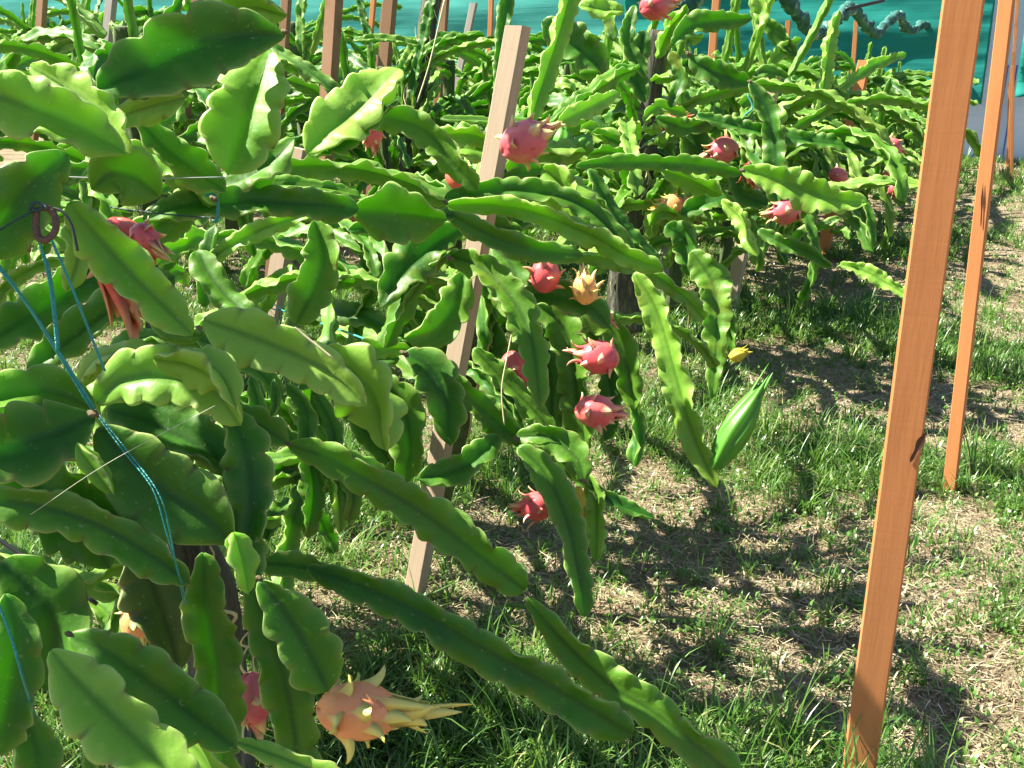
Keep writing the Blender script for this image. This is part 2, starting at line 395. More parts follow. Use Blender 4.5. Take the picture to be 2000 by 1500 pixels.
# ================================================================ SHADE NET at the end of the field
YN = 15.6
def sheet(name, x0, x1, z0f, z1f, mat, y, nx, nz, amp, seed, parent=None):
    xs = np.linspace(x0, x1, nx); V = []
    for j in range(nz + 1):
        t = j / nz
        for i, x in enumerate(xs):
            z0, z1 = z0f(x), z1f(x)
            z = z0 + (z1 - z0) * t
            z += 0.05 * math.sin(x * 1.7 + seed) * t
            fold = amp * (math.sin(z * 8 + 0.8 * math.sin(x * 0.9 + seed) + seed) * (.6 + nse(x, z, .7, seed + 9)) + 1.2 * nse(x, z, 1.2, seed) + 0.4 * nse(x, z * 4, 2.0, seed + 5))
            V.append((x, y - fold, z))
    idx = np.arange((nz + 1) * nx).reshape(nz + 1, nx)
    F = np.stack([idx[:-1, :-1], idx[:-1, 1:], idx[1:, 1:], idx[1:, :-1]], -1).reshape(-1, 4)
    o = link(name, mesh_np(name, V, [F], mat), parent)
    so = o.modifiers.new('thickness', 'SOLIDIFY'); so.thickness = 0.004
    return o
def net_mat(name, c1, c2, tr):
    m = NT(name); g = m.n('ShaderNodeNewGeometry').outputs['Position']
    mp = m.n('ShaderNodeMapping'); mp.inputs['Scale'].default_value = (0.5, 1, 7); m.l(g, mp.inputs[0])
    a = m.noise(2.5, 4, mp.outputs[0])
    m.l(m.mix(m.ramp(a, [(0.3, (0, 0, 0)), (0.7, (1, 1, 1))]), c1, c2), m.b.inputs['Base Color'])
    m.b.inputs['Roughness'].default_value = 0.8; m.b.inputs['Specular IOR Level'].default_value = .15
    m.bump(a, 0.25, 0.02); m.translucent(tr, 0.45); return m.m
M['net_teal'] = net_mat('net_teal', (0.018, 0.25, 0.215), (0.035, 0.35, 0.305), (0.03, 0.42, 0.36))
M['net_cyan'] = net_mat('net_cyan', (0.08, 0.42, 0.38), (0.13, 0.52, 0.47), (0.12, 0.55, 0.50))
M['sheet_white'] = net_mat('plastic_white', (0.72, 0.80, 0.92), (0.80, 0.86, 0.93), (0.75, 0.82, 0.93))
def netx(px):  # world x on the net plane for a photo column near the horizon
    r = ray(px, 120); return (YN / r[1]) * r[0]
def netz(px, py):
    r = ray(px, py); return CAM[2] + r[2] * (YN / r[1])
xa, xb, xc = netx(1215), netx(1928), netx(1992)
t = empty('shade_net', (xb, YN, 0)); tag(t, 'dark teal shade net hanging behind the rows, its lower hem scalloped', 'shade net')
T0 = Matrix.Translation(-Vector(t.location))
def hem(x, lo=None):
    base = 0.75 + 0.18 * abs(math.sin(x * 0.9 + 0.4)) ** 0.7 + 0.05 * math.sin(x * 3.1)
    return base
o = sheet('net_panel', xa, xb, lambda x: hem(x), lambda x: 3.6, M['net_teal'], YN, 160, 70, 0.035, 1.0, t); o.matrix_basis = T0
o = sheet('net_panel', xc, 9.0, lambda x: 0.95 + 0.12 * math.sin(x * 6) * (1 if x < 4 else .3) - 0.35 * min(1, max(0, (x - xc))), lambda x: 3.6, M['net_teal'], YN - 0.05, 120, 70, 0.07, 2.0, t); o.matrix_basis = T0
t2 = empty('shade_net', (-14, YN + .6, 0)); tag(t2, 'pale cyan shade net stretched behind the left rows of plants', 'shade net')
o = sheet('net_panel', -40, xa + 0.4, lambda x: 0.3, lambda x: 3.8, M['net_cyan'], YN + .6, 200, 60, 0.025, 3.0, t2); o.matrix_basis = Matrix.Translation(-Vector(t2.location))
t3 = empty('plastic_sheet', (xb, YN + .25, 0)); tag(t3, 'white plastic sheet standing under and behind the teal net', 'plastic sheet')
o = sheet('sheet_panel', netx(1325), 9.0, lambda x: -0.03, lambda x: 3.5, M['sheet_white'], YN + .3, 120, 30, 0.03, 4.0, t3); o.matrix_basis = Matrix.Translation(-Vector(t3.location))
# pleat lines on the sheet
def tube_np(pts, rad, n=6, closed_caps=True, twist=None):
    pts = np.asarray(pts, float); N = len(pts)
    T = np.gradient(pts, axis=0); T /= np.linalg.norm(T, axis=1)[:, None] + 1e-9
    ref = np.array([0, 0, 1.0]) if abs(T[0][2]) < 0.9 else np.array([1.0, 0, 0])
    S = np.cross(T[0], ref); S /= np.linalg.norm(S); V = []
    rad = np.broadcast_to(rad, N)
    for i in range(N):
        S = S - T[i] * np.dot(S, T[i]); S /= np.linalg.norm(S); B = np.cross(T[i], S)
        for k in range(n):
            a = 2 * math.pi * k / n; V.append(pts[i] + (S * math.cos(a) + B * math.sin(a)) * rad[i])
    idx = np.arange(N * n).reshape(N, n); nx = np.roll(idx, -1, 1)
    F = [np.stack([idx[:-1], nx[:-1], nx[1:], idx[1:]], -1).reshape(-1, 4), idx[:1, ::-1], idx[-1:]]
    return np.array(V), F
def catmull(pts, n):
    pts = np.asarray(pts, float)
    if len(pts) == 2: return pts[0] + (pts[1] - pts[0]) * np.linspace(0, 1, n)[:, None]
    p = np.vstack([2 * pts[0] - pts[1], pts, 2 * pts[-1] - pts[-2]])
    out = []; m = len(pts) - 1
    for q in np.linspace(0, m - 1e-6, n):
        i = int(q); u = q - i; a, b, c, d = p[i:i + 4]
        out.append(0.5 * ((2 * b) + (-a + c) * u + (2 * a - 5 * b + 4 * c - d) * u * u + (-a + 3 * b - 3 * c + d) * u ** 3))
    return np.array(out)
def tube(name, pts, rad, mat, parent=None, n=6, res=None, sag=0):
    c = catmull(pts, res or max(2, 8 * (len(pts) - 1) + 1))
    if sag:
        s = np.linspace(0, 1, len(c)); c[:, 2] -= sag * 4 * s * (1 - s)
    V, F = tube_np(c, rad, n)
    o = link(name, mesh_np(name, V, F, mat), parent)
    if parent is not None: o.matrix_basis = Matrix.Translation(-parent.location)
    return o
M['blue_line'] = simple('blue_seam', (0.08, 0.16, 0.5), 0.5)
for px in (1966, 1984):
    q0, q1 = netx(px), netx(px + 1)
    o = tube('seam', [(q0, YN + .22, 0.02), (q0 + .02, YN + .22, 1.25)], 0.012, M['blue_line'], t3)

# ================================================================ WOODEN STAKES AND POSTS
def stake(bx, by, tx, ty, wpx, mat, label, cat='stake', d=None, ratio=0.7, rot=0.0, ext=0.0, name='wooden_stake', up=0.0, chip=False, group='wooden stakes holding up the plants'):
    if d is None:
        b = G(bx, by); d = depth(b)
    else: b = P(bx, by, d)
    fh = np.array([FW[0], FW[1], 0]); fh /= np.linalg.norm(fh)
    r = ray(tx, ty); top = CAM + r * (np.dot(b - CAM, fh) / np.dot(r, fh))
    ax = top - b; L0 = np.linalg.norm(ax); ax /= L0
    b0 = b - ax * ((b[2] + 0.12) / ax[2]); top = top + ax * up
    L = np.linalg.norm(top - b0); w = wpx * d / FPX; h = w * ratio
    N = max(6, int(L / 0.03)); V = []
    zs = np.linspace(0, L, N)
    sd = rng.uniform(0, 50)
    prof = []
    cr = w * 0.06
    for (sx, sy) in ((1, 1), (-1, 1), (-1, -1), (1, -1)):
        prof += [(sx * (w / 2), sy * (h / 2 - cr)), (sx * (w / 2 - cr), sy * (h / 2))] if (sx * sy) > 0 else [(sx * (w / 2 - cr), sy * (h / 2)), (sx * (w / 2), sy * (h / 2 - cr))]
    for i, z in enumerate(zs):
        ox = 0.004 * mnoise.noise(Vector((z * .9, sd, 0))); oy = 0.002 * mnoise.noise(Vector((z * .7, sd, 9)))
        for k, (x, y) in enumerate(prof):
            e = 0.0008 * mnoise.noise(Vector((z * 2.5, sd + k * 3, 4)))
            V.append((x + ox + e, y + oy + e, z + (0.006 * x / w if i == N - 1 else 0)))
    n = 8; idx = np.arange(N * n).reshape(N, n); nx = np.roll(idx, -1, 1)
    F = [np.stack([idx[:-1], nx[:-1], nx[1:], idx[1:]], -1).reshape(-1, 4), idx[:1, ::-1], idx[-1:]]
    me = mesh_np(name, V, F, mat, smooth=False)
    o = link(name, me)
    zv = Vector(ax); yv = Vector((math.sin(rot), math.cos(rot), 0)); xv = yv.cross(zv).normalized(); yv = zv.cross(xv)
    o.matrix_world = Matrix([[xv[i], yv[i], zv[i], b0[i]] for i in range(3)] + [[0, 0, 0, 1]])
    tag(o, label, cat, group)
    return o, w, h, b0
postA, wA, hA, b0A = stake(1668, 1545, 1884, 0, 60, M['wood_orange'], 'tall orange wooden post in front of the path, with a knot and a split', 'post', ratio=0.55, rot=R(-5), up=1.0, name='wooden_post', group='orange posts along the path')
pB, wB, hB, _ = stake(1854, 950, 1964, 0, 24, M['wood_orange'], 'thinner orange post with dark saw marks just right of the tall post', 'post', ratio=0.6, rot=R(12), up=1.2, name='wooden_post', group='orange posts along the path')
stake(1968, 325, 1982, 80, 6, M['wood_orange'], 'distant slim orange post in front of the white plastic sheet', 'post', up=.6, name='wooden_post', group='orange posts along the path')
# split and knot on the tall post (real slit mesh set into its face)
def lens(name, parent, cx, cz, L, wd, ang, ysurf, mat):
    V = []; n = 14
    for i in range(n + 1):
        s = -1 + 2 * i / n; ww = wd * (1 - s * s) ** 0.8 * (1 + .35 * math.sin(5 * s))
        for q in (-1, 0, 1):
            x = q * ww / 2; z = s * L / 2
            V.append((cx + x * math.cos(ang) + z * math.sin(ang), ysurf - (0.0018 if q else 0.0006), cz - x * math.sin(ang) + z * math.cos(ang)))
    F = [(3 * i + q, 3 * i + q + 1, 3 * i + q + 4, 3 * i + q + 3) for i in range(n) for q in (0, 1)]
    return link(name, mesh_np(name, V, [F], mat), parent)
def local_z(o, px, py):
    d = depth(np.array(o.matrix_world.translation)); r = ray(px, py)
    fh = np.array([FW[0], FW[1], 0]); fh /= np.linalg.norm(fh)
    b = np.array(o.matrix_world.translation); p = CAM + r * (np.dot(b - CAM, fh) / np.dot(r, fh))
    return o.matrix_world.inverted() @ Vector(p)
bpy.context.view_layer.update()
q = local_z(postA, 1804, 862); lens('split', postA, min(q.x, wA * .42), q.z, 0.062, 0.010, 0.30, -hA / 2 - .0006, M['crack'])
q = local_z(pB, 1922, 400); lens('split', pB, 0.004, q.z, 0.13, 0.006, -0.06, -hB / 2 - .0006, M['crack'])

stake(808, 1165, 1014, 52, 36, M['wood_tan'], 'pale tan square stake in the middle, its top end clear of the stems', rot=R(8), ratio=0.75)
stake(524, 655, 586, 290, 38, M['wood_tan'], 'short weathered stake behind the left plant, tied with teal twine', rot=R(5), ratio=.6)
stake(1300, 575, 1318, 430, 26, M['wood_grey'], 'greyish stake beside the dark trunk of the middle row', rot=R(5))
stake(1425, 605, 1512, 150, 24, M['wood_tan'], 'tan stake rising through the third plant of the middle row', rot=R(8))
stake(1608, 490, 1690, 118, 22, M['wood_orange'], 'thin orange stake standing in the gap near the path', rot=R(8))
stake(693, 480, 705, 400, 26, M['wood_orange'], 'orange stake foot standing on brown soil behind the horizontal stems')
stake(640, 205, 656, -60, 30, M['wood_brown'], 'thick dark brown stake left of the pale broad stem', d=5.0, rot=R(10))
stake(752, 115, 768, -60, 24, M['wood_brown'], 'reddish brown stake leaning in front of the cyan net', d=6.5)
stake(724, 60, 733, -40, 10, M['wood_orange'], 'narrow orange stake before the cyan net', d=9)
stake(746, 55, 751, 5, 9, M['wood_brown'], 'small brown stake end between two taller stakes', d=9.5)
stake(862, 105, 872, -40, 15, M['wood_brown'], 'dark brown stake behind the leaning bark trunk', d=8)
stake(908, 92, 926, 6, 13, M['wood_grey'], 'short grey stake leaning over the far foliage before the net', d=8.5)
stake(957, 66, 961, -40, 9, M['wood_orange'], 'very thin orange stake just left of the tan stake top', d=10)
stake(1386, 175, 1402, -40, 14, M['wood_orange'], 'thin orange stake upright in front of the teal net', d=8)
stake(212, 60, 222, -40, 20, M['wood_grey'], 'grey stake rising at the upper left among far plants', d=6)
stake(380, 45, 388, -40, 18, M['wood_brown'], 'brown stake behind the big curved stem', d=6.5)
stake(82, 20, 86, -40, 18, M['wood_brown'], 'brown stake at the top left corner', d=6.5)
stake(556, 60, 562, -40, 18, M['wood_brown'], 'dark stake at the narrow end of the big curved stem', d=5.5)
stake(1534, 130, 1540, 40, 9, M['wood_orange'], 'thin reddish stake beneath the bundled net', d=9)
stake(1486, 130, 1487, 92, 9, M['wood_orange'], 'short orange stake end below the bundled net', d=10)
stake(1665, 140, 1672, 40, 8, M['wood_orange'], 'slim orange stake before the white plastic gap', d=11)
for i in range(4):
    o, *_ = stake(1976 - i * 4, 330, 1980 - i * 4, 100 + 30 * i, 5, M['wood_orange'], ['faint far pole nearest the sheet', 'faint far pole beside the white sheet', 'far pole just behind the second post', 'most distant pole seen against white'][i], 'post', d=12 + i, name='wooden_post', group='orange posts along the path')

# ================================================================ STEMS
def frames(c, hint):
    T = np.gradient(c, axis=0); T /= np.linalg.norm(T, axis=1)[:, None] + 1e-9
    hint = np.broadcast_to(hint, c.shape)
    S = np.cross(T, hint); nn = np.linalg.norm(S, axis=1)[:, None]
    for i in range(1, len(S)):
        if nn[i] < 0.05: S[i] = S[i - 1]; nn[i] = nn[i - 1]
    S = S / (np.linalg.norm(S, axis=1)[:, None] + 1e-9)
    N = np.cross(S, T); return T, S, N
def stem_mesh(name, ctrl, half, hint, mat, roll=0.0, wings=(24, 156, 270), wl=(1, 1, 1), period=0.045, step=0.0065, hi=True, seed=0, wave=0.16, twist=0.0, thick=0.0048, tip='round', lobed=0.2):
    r = np.random.default_rng(seed)
    c0 = catmull(ctrl, 60); ln = float(np.sum(np.linalg.norm(np.diff(c0, axis=0), axis=1)))
    n = max(12, int(ln / step)); c = catmull(ctrl, n * 3)
    dd = np.concatenate([[0], np.cumsum(np.linalg.norm(np.diff(c, axis=0), axis=1))])
    s = np.linspace(0, ln, n) * dd[-1] / ln; s = np.linspace(0, dd[-1], n)
    c = np.stack([np.interp(s, dd, c[:, i]) for i in range(3)], 1)
    # a little irregular wobble
    T, S, N = frames(c, hint)
    tt = s / s[-1]
    H = np.interp(tt, np.linspace(0, 1, len(half)), half) if hasattr(half, '__len__') else np.full(n, half)
    hm = float(np.mean(H))
    a0 = min(0.35, 2.2 * hm / ln); a1 = min(0.3, 1.3 * hm / ln)
    st = np.clip(tt / a0, 0, 1); taper = (0.16 + 0.84 * (1 - (1 - st) ** 2) ** 0.5)
    en = np.clip((1 - tt) / a1, 0, 1)
    taper = taper * ((1 - (1 - en) ** 2) ** 0.5 if tip == 'round' else en ** 0.7)
    H = H * np.maximum(taper, 0.05)
    V = []; A = []; RM = []; AR = []
    rows = []
    per = 0
    rc = np.minimum(0.004 + 0.05 * hm, H * 0.45)
    for w in range(3):
        a = np.radians(wings[w] + roll + twist * tt)
        ph = r.uniform(0, 1)
        pj = period * r.uniform(0.9, 1.1)
        u = s / pj + ph + 0.12 * np.sin(s / pj * 0.7 + ph * 9)
        uf = u - np.floor(u)
        # convex lobe, steep at its outer end, notch with areole
        lobe = (np.sin(np.pi * uf ** 1.6)) ** 0.42
        amp = r.uniform(.55, 1.35, 400)[np.floor(u).astype(int) % 400]
        prof = 1 - lobed * amp * (1 - lobe) + .07 * np.sin(s / pj * 1.3 + 7 * ph) + .05 * np.sin(s / pj * .53 + 3 * ph)
        notch = np.exp(-((np.minimum(uf, 1 - uf)) / 0.07) ** 2)
        L = H * wl[w] * prof
        wave_ = wave * (1.0 + .5 * tt); wv = wave_ * np.sin(2 * np.pi * (s / (period * 2.6) + r.uniform(0, 1))) + wave * 0.5 * np.sin(2 * np.pi * (s / (period * 1.0)) + 2 * np.pi * ph) + wave * 0.8 * np.sin(2 * np.pi * (s / (period * 6)) + r.uniform(0, 6))
        pk = .16 * np.sign(r.uniform(-1, 1)) if hi else .1
        def pt(f, tk, bend):
            aa = a + wv * f * f + bend
            rad = rc * (1 - f) + L * f
            d_ = S * np.cos(aa)[:, None] + N * np.sin(aa)[:, None]
            t_ = -S * np.sin(aa)[:, None] + N * np.cos(aa)[:, None]
            if f > .3: d_ = d_ + t_ * (pk * notch * f * f)[:, None]
            return c + d_ * rad[:, None] + t_ * (tk * np.minimum(1, H / hm + .1))[:, None] if hasattr(tk, '__len__') else c + d_ * rad[:, None] + t_ * tk * np.minimum(1, H / hm + .1)[:, None]
        th = thick * (0.6 + hm * 12)
        if hi: spec = [(0.25, -th * 1.1), (0.6, -th * .7), (0.93, -th * .42), (1.0, 0), (0.93, th * .42), (0.6, th * .7), (0.25, th * 1.1)]
        else: spec = [(0.4, -th * .9), (0.95, -th * .4), (1.0, 0), (0.95, th * .4), (0.4, th * .9)]
        for f, tk in spec:
            rows.append(pt(f, tk, 0)); A.append(np.full(n, f)); RM.append(np.full(n, 1.0 if f >= 1 else (0.45 if f > .9 else 0.0))); AR.append(notch * (1.0 if f >= 1 else (0.7 if f > .9 else (.25 if f > .5 else 0))) * (rc < L * .8))
        nxt = wings[(w + 1) % 3] + (360 if w == 2 else 0); am = np.radians((wings[w] + nxt) / 2 + roll + twist * tt)
        rows.append(c + (S * np.cos(am)[:, None] + N * np.sin(am)[:, None]) * (rc * .35)[:, None]); A.append(np.zeros(n)); RM.append(np.zeros(n)); AR.append(np.zeros(n))
    per = len(rows)
    V = np.stack(rows, 1).reshape(-1, 3)
    idx = np.arange(n * per).reshape(n, per); nx = np.roll(idx, -1, 1)
    F = [np.stack([idx[:-1], nx[:-1], nx[1:], idx[1:]], -1).reshape(-1, 4)]
    # caps
    V = np.vstack([V, c[:1], c[-1:] + T[-1:] * 0.002]); b = n * per
    k = np.arange(per); k2 = np.roll(k, -1)
    F.append(np.stack([np.full(per, b), k2, k], 1)); F.append(np.stack([np.full(per, b + 1), k + (n - 1) * per, k2 + (n - 1) * per], 1))
    z = [0, 0]
    return mesh_np(name, V, F, mat, {'edge': np.concatenate([np.stack(A, 1).ravel(), z]), 'rim': np.concatenate([np.stack(RM, 1).ravel(), z]), 'areole': np.concatenate([np.stack(AR, 1).ravel(), z])})

SEED = [100]
def hstem(plant, pts, w, d0, d1=None, roll=0, mat='stem', flip=False, label=None, wl=(1, 1, 1), wings=(24, 156, 270), period=None, dm=None, lobed=0.24, wave=0.22, twist=0, tip='round'):
    """stem traced along photo pixels at real distances d0..d1 (metres)"""
    d1 = d0 if d1 is None else d1
    if plant is P1 and sum(p[1] for p in pts) / len(pts) < 620: d0 -= .2; d1 -= .2
    n = len(pts); seg = np.concatenate([[0], np.cumsum([math.dot if 0 else math.dist(pts[i], pts[i + 1]) for i in range(n - 1)])]); seg = seg / seg[-1]
    ds = [d0 + (d1 - d0) * q + ((dm or 0) * 4 * q * (1 - q)) for q in seg]
    ctrl = np.array([P(x, y, d) for (x, y), d in zip(pts, ds)])
    ws = w if hasattr(w, '__len__') else [w, w]
    dd = np.interp(np.linspace(0, 1, len(ws)), seg, ds)
    half = [a * b / FPX / 2 for a, b in zip(ws, dd)]
    mid = ctrl[len(ctrl) // 2]; hint = (CAM - mid) / np.linalg.norm(CAM - mid)
    SEED[0] += 1; rs = random.Random(SEED[0])
    if mat == 'stem_young': hint = hint + SUN * .85; half = [q * 1.15 for q in half]
    else: hint = hint + SUN * rs.uniform(-.25, .45)
    hint = hint / np.linalg.norm(hint)
    if twist == 0: twist = rs.uniform(-35, 35)
    hm = float(np.mean(half))
    me = stem_mesh('stem', ctrl, half, hint, M[mat], roll=roll, seed=SEED[0], wl=wl, wings=wings, period=period or max(0.028, min(0.05, hm * 1.15)), step=0.0050 if d0 < 2 else 0.0072, hi=d0 < 3, lobed=lobed, wave=wave, twist=twist, tip=tip)
    o = link('stem', me, plant, Matrix.Translation(-plant.location))
    if label: o['label'] = label
    return o

def plant_thing(x, y, label):
    o = empty('dragon_fruit_plant', (x, y, 0)); tag(o, label, 'cactus plant', 'dragon fruit plants tied up in rows'); return o
gA = P(440, 1700, 1.75)
P0 = plant_thing(gA[0], gA[1], 'large dragon fruit plant filling the near left with broad dark green stems')
gB = G(850, 1010)
P1 = plant_thing(gB[0], gB[1], 'dragon fruit plant around the tan stake with pink fruits hanging on its right side')
gC = G(1262, 660)
P2 = plant_thing(gC[0], gC[1], 'dragon fruit plant with a dark woody trunk and a fruit at its top')

exec_hero = True
def heroes():
    s = hstem
    # ---- near left plant
    s(P0, [(556, 68), (470, 70), (360, 100), (260, 150), (190, 175)], [50, 130, 185, 170, 120], 1.42, 1.30, roll=6, label='broad dark stem arching across the upper left', wave=.10, period=.06, wl=(1.0, 1.0, .7))
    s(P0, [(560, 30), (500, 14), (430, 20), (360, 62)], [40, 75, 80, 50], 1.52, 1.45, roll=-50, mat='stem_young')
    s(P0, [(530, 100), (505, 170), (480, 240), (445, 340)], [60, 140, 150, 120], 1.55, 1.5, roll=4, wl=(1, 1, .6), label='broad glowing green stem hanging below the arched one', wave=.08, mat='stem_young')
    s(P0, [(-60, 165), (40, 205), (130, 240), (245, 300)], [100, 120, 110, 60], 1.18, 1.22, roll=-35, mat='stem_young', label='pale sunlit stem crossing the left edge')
    s(P0, [(60, 130), (120, 165), (190, 215), (255, 300)], [50, 80, 100, 50], 1.3, 1.25, roll=-30, mat='stem_young')
    s(P0, [(360, 190), (300, 205), (240, 225), (210, 260)], [40, 66, 60, 30], 1.36, 1.3, roll=-60, mat='stem_young')
    s(P0, [(270, 235), (320, 290), (380, 335), (440, 375)], [60, 80, 90, 60], 1.5, 1.55, roll=20)
    s(P0, [(130, 300), (80, 340), (20, 410), (-40, 500)], [70, 130, 150, 130], 1.15, 1.1, roll=0, label='broad dark stem at the left edge above the hook')
    s(P0, [(180, 370), (215, 340), (260, 345), (312, 385)], [60, 130, 130, 70], 1.32, 1.36, roll=-5, wave=.06, lobed=.12)
    s(P0, [(160, 350), (230, 315), (310, 315), (370, 350), (420, 400)], [40, 62, 72, 72, 50], 1.62, 1.62, roll=10, mat='stem_young')
    s(P0, [(280, 430), (360, 405), (470, 395), (600, 400), (700, 408)], [50, 76, 74, 72, 56], 1.6, 1.72, roll=12, label='long level stem tied with twine, reaching toward the middle')
    s(P0, [(410, 390), (330, 430), (250, 480), (180, 540)], [40, 80, 90, 60], 1.7, 1.7, roll=10)
    s(P0, [(430, 372), (520, 362), (620, 368), (705, 385)], [30, 44, 44, 40], 1.78, 1.85, roll=40)
    s(P0, [(690, 412), (750, 415), (810, 420), (872, 428)], [80, 124, 118, 66], 1.76, 1.8, roll=0, wl=(1, 1, .6))
    s(P0, [(430, 370), (490, 345), (540, 310), (575, 270)], [60, 95, 90, 40], 1.66, 1.7, roll=30)
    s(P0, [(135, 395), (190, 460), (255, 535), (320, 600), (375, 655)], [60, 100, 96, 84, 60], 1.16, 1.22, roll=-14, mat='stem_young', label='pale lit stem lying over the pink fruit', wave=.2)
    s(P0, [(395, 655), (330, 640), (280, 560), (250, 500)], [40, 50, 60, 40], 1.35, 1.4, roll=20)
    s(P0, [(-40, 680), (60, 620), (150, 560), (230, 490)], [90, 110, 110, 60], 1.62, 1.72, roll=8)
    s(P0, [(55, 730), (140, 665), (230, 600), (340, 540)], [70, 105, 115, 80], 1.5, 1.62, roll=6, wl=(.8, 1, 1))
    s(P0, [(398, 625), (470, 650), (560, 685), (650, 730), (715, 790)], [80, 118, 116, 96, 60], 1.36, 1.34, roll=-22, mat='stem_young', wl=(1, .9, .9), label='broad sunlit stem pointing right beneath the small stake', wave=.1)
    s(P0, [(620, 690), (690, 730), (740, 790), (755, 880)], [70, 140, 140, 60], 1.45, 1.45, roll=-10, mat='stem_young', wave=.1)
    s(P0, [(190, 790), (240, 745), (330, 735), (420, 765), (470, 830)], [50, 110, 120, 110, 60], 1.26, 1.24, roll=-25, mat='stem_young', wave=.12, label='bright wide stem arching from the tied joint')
    s(P0, [(300, 700), (370, 710), (430, 740), (462, 800)], [60, 90, 90, 40], 1.2, 1.2, roll=-60, mat='stem_young')
    s(P0, [(150, 760), (200, 700), (290, 695), (330, 700)], [40, 50, 60, 40], 1.45, 1.4, roll=0, mat='stem_young')
    s(P0, [(185, 800), (110, 770), (30, 775), (-60, 800)], [60, 110, 120, 110], 1.28, 1.2, roll=5)
    s(P0, [(185, 815), (110, 850), (20, 880), (-60, 890)], [70, 150, 180, 160], 1.22, 1.15, roll=-4, wave=.08)
    s(P0, [(60, 840), (40, 900), (80, 960), (200, 1000), (300, 1040)], [90, 150, 170, 150, 100], 1.32, 1.35, roll=8)
    s(P0, [(192, 835), (240, 890), (320, 960), (400, 1010), (452, 1060)], [80, 150, 180, 160, 90], 1.24, 1.26, roll=0, wave=.07, lobed=.12, label='very broad dark stem below the tied joint')
    s(P0, [(210, 800), (300, 830), (400, 880), (455, 930)], [80, 130, 140, 80], 1.33, 1.33, roll=10)
    s(P0, [(440, 800), (480, 880), (490, 980), (480, 1080), (490, 1160)], [80, 110, 105, 90, 60], 1.3, 1.28, roll=15, wl=(1, 1, .8))
    s(P0, [(455, 1040), (470, 1090), (485, 1160)], [50, 66, 30], 1.2, 1.2, roll=60, mat='stem_young', wave=.3)
    s(P0, [(450, 810), (490, 825), (530, 845), (562, 868)], [50, 84, 80, 40], 1.4, 1.42, roll=15)
    s(P0, [(562, 868), (640, 895), (730, 945), (830, 1005), (930, 1080), (1026, 1152)], [50, 84, 96, 98, 98, 74], 1.50, 1.58, roll=-4, wings=(18, 160, 266), wl=(.9, 1, .9), label='long dark scalloped stem, upper of the three reaching right', period=.043)
    s(P0, [(600, 1108), (700, 1142), (820, 1196), (950, 1268), (1090, 1345), (1236, 1432)], [50, 86, 96, 100, 104, 84], 1.44, 1.42, roll=-6, wings=(18, 160, 266), wl=(1, .85, .9), label='longest dark scalloped stem, middle of the three reaching right', period=.045)
    s(P0, [(1028, 1168), (1100, 1250), (1190, 1335), (1290, 1400), (1440, 1520)], [40, 80, 96, 90, 90], 1.56, 1.5, roll=-18, wings=(18, 160, 266), wl=(.9, 1, .9), label='scalloped stem leaving the bottom edge, lowest of the three', period=.042)
    s(P0, [(510, 1100), (570, 1105), (620, 1115), (650, 1130)], [50, 60, 60, 50], 1.5, 1.5)
    s(P0, [(-60, 975), (60, 985), (180, 1020), (290, 1080), (372, 1140)], [90, 110, 110, 110, 60], 1.16, 1.22, roll=4, wl=(1, .8, 1))
    s(P0, [(60, 1010), (130, 1030), (180, 1060), (215, 1110)], [90, 130, 120, 60], 1.3, 1.3)
    s(P0, [(135, 1240), (200, 1270), (290, 1330), (380, 1400), (462, 1462)], [60, 120, 140, 130, 80], 1.14, 1.12, roll=-8, wings=(18, 160, 266), wl=(1, 1, .8), wave=.12, label='dark stem with a lit margin at the lower left')
    s(P0, [(100, 1270), (150, 1330), (230, 1410), (300, 1480), (380, 1560)], [60, 125, 140, 130, 110], 1.05, 1.02, roll=-12, mat='stem_young', label='pale yellow green stem in the bottom left corner', wave=.12)
    s(P0, [(0, 1100), (60, 1150), (110, 1220), (100, 1350)], [120, 170, 170, 110], 1.22, 1.24)
    s(P0, [(10, 1160), (30, 1260), (10, 1380), (-20, 1480)], [60, 110, 140, 100], 1.12, 1.12, roll=10)
    s(P0, [(505, 1135), (545, 1180), (590, 1250), (640, 1350)], [60, 120, 135, 100], 1.26, 1.28, roll=-6, wave=.14, label='short stem carrying the orange fruit', wl=(1, 1, .6))
    s(P0, [(395, 1080), (405, 1200), (425, 1340), (440, 1540)], [80, 110, 105, 100], 1.4, 1.45, roll=8)
    s(P0, [(490, 1140), (540, 1270), (570, 1400), (590, 1560)], [80, 115, 115, 110], 1.36, 1.38, roll=0)
    s(P0, [(262, 1060), (300, 1150), (330, 1240), (350, 1310)], [100, 140, 130, 60], 1.45, 1.5, roll=0, mat='stem_old')
    s(P0, [(150, 865), (175, 900), (200, 935), (222, 965)], [24, 44, 42, 26], 1.16, 1.16, roll=-40, mat='stem_young')
    s(P0, [(40, 1380), (60, 1430), (75, 1480), (80, 1560)], [50, 90, 100, 90], 1.2, 1.2)
    s(P0, [(460, 1450), (520, 1470), (600, 1500), (680, 1540)], [30, 40, 50, 60], 1.16, 1.16, roll=0, mat='stem_young')
    s(P0, [(300, 1400), (350, 1430), (400, 1480), (440, 1560)], [40, 60, 70, 60], 1.25, 1.22, roll=-30, mat='stem_young')
    s(P0, [(-30, 490), (40, 455), (110, 410)], [26, 34, 20], 1.3, 1.35, roll=-60, mat='stem_young')
    s(P0, [(130, 440), (150, 500), (130, 570)], [40, 56, 30], 1.35, 1.35, roll=30, mat='stem_young')
    # stems behind, between the left plant and the middle one
    s(P0, [(600, 300), (640, 260), (700, 215), (780, 135)], [60, 116, 120, 80], 1.85, 1.95, roll=-30, mat='stem_young', wave=.12, label='pale broad stem lit almost white near the brown stake')
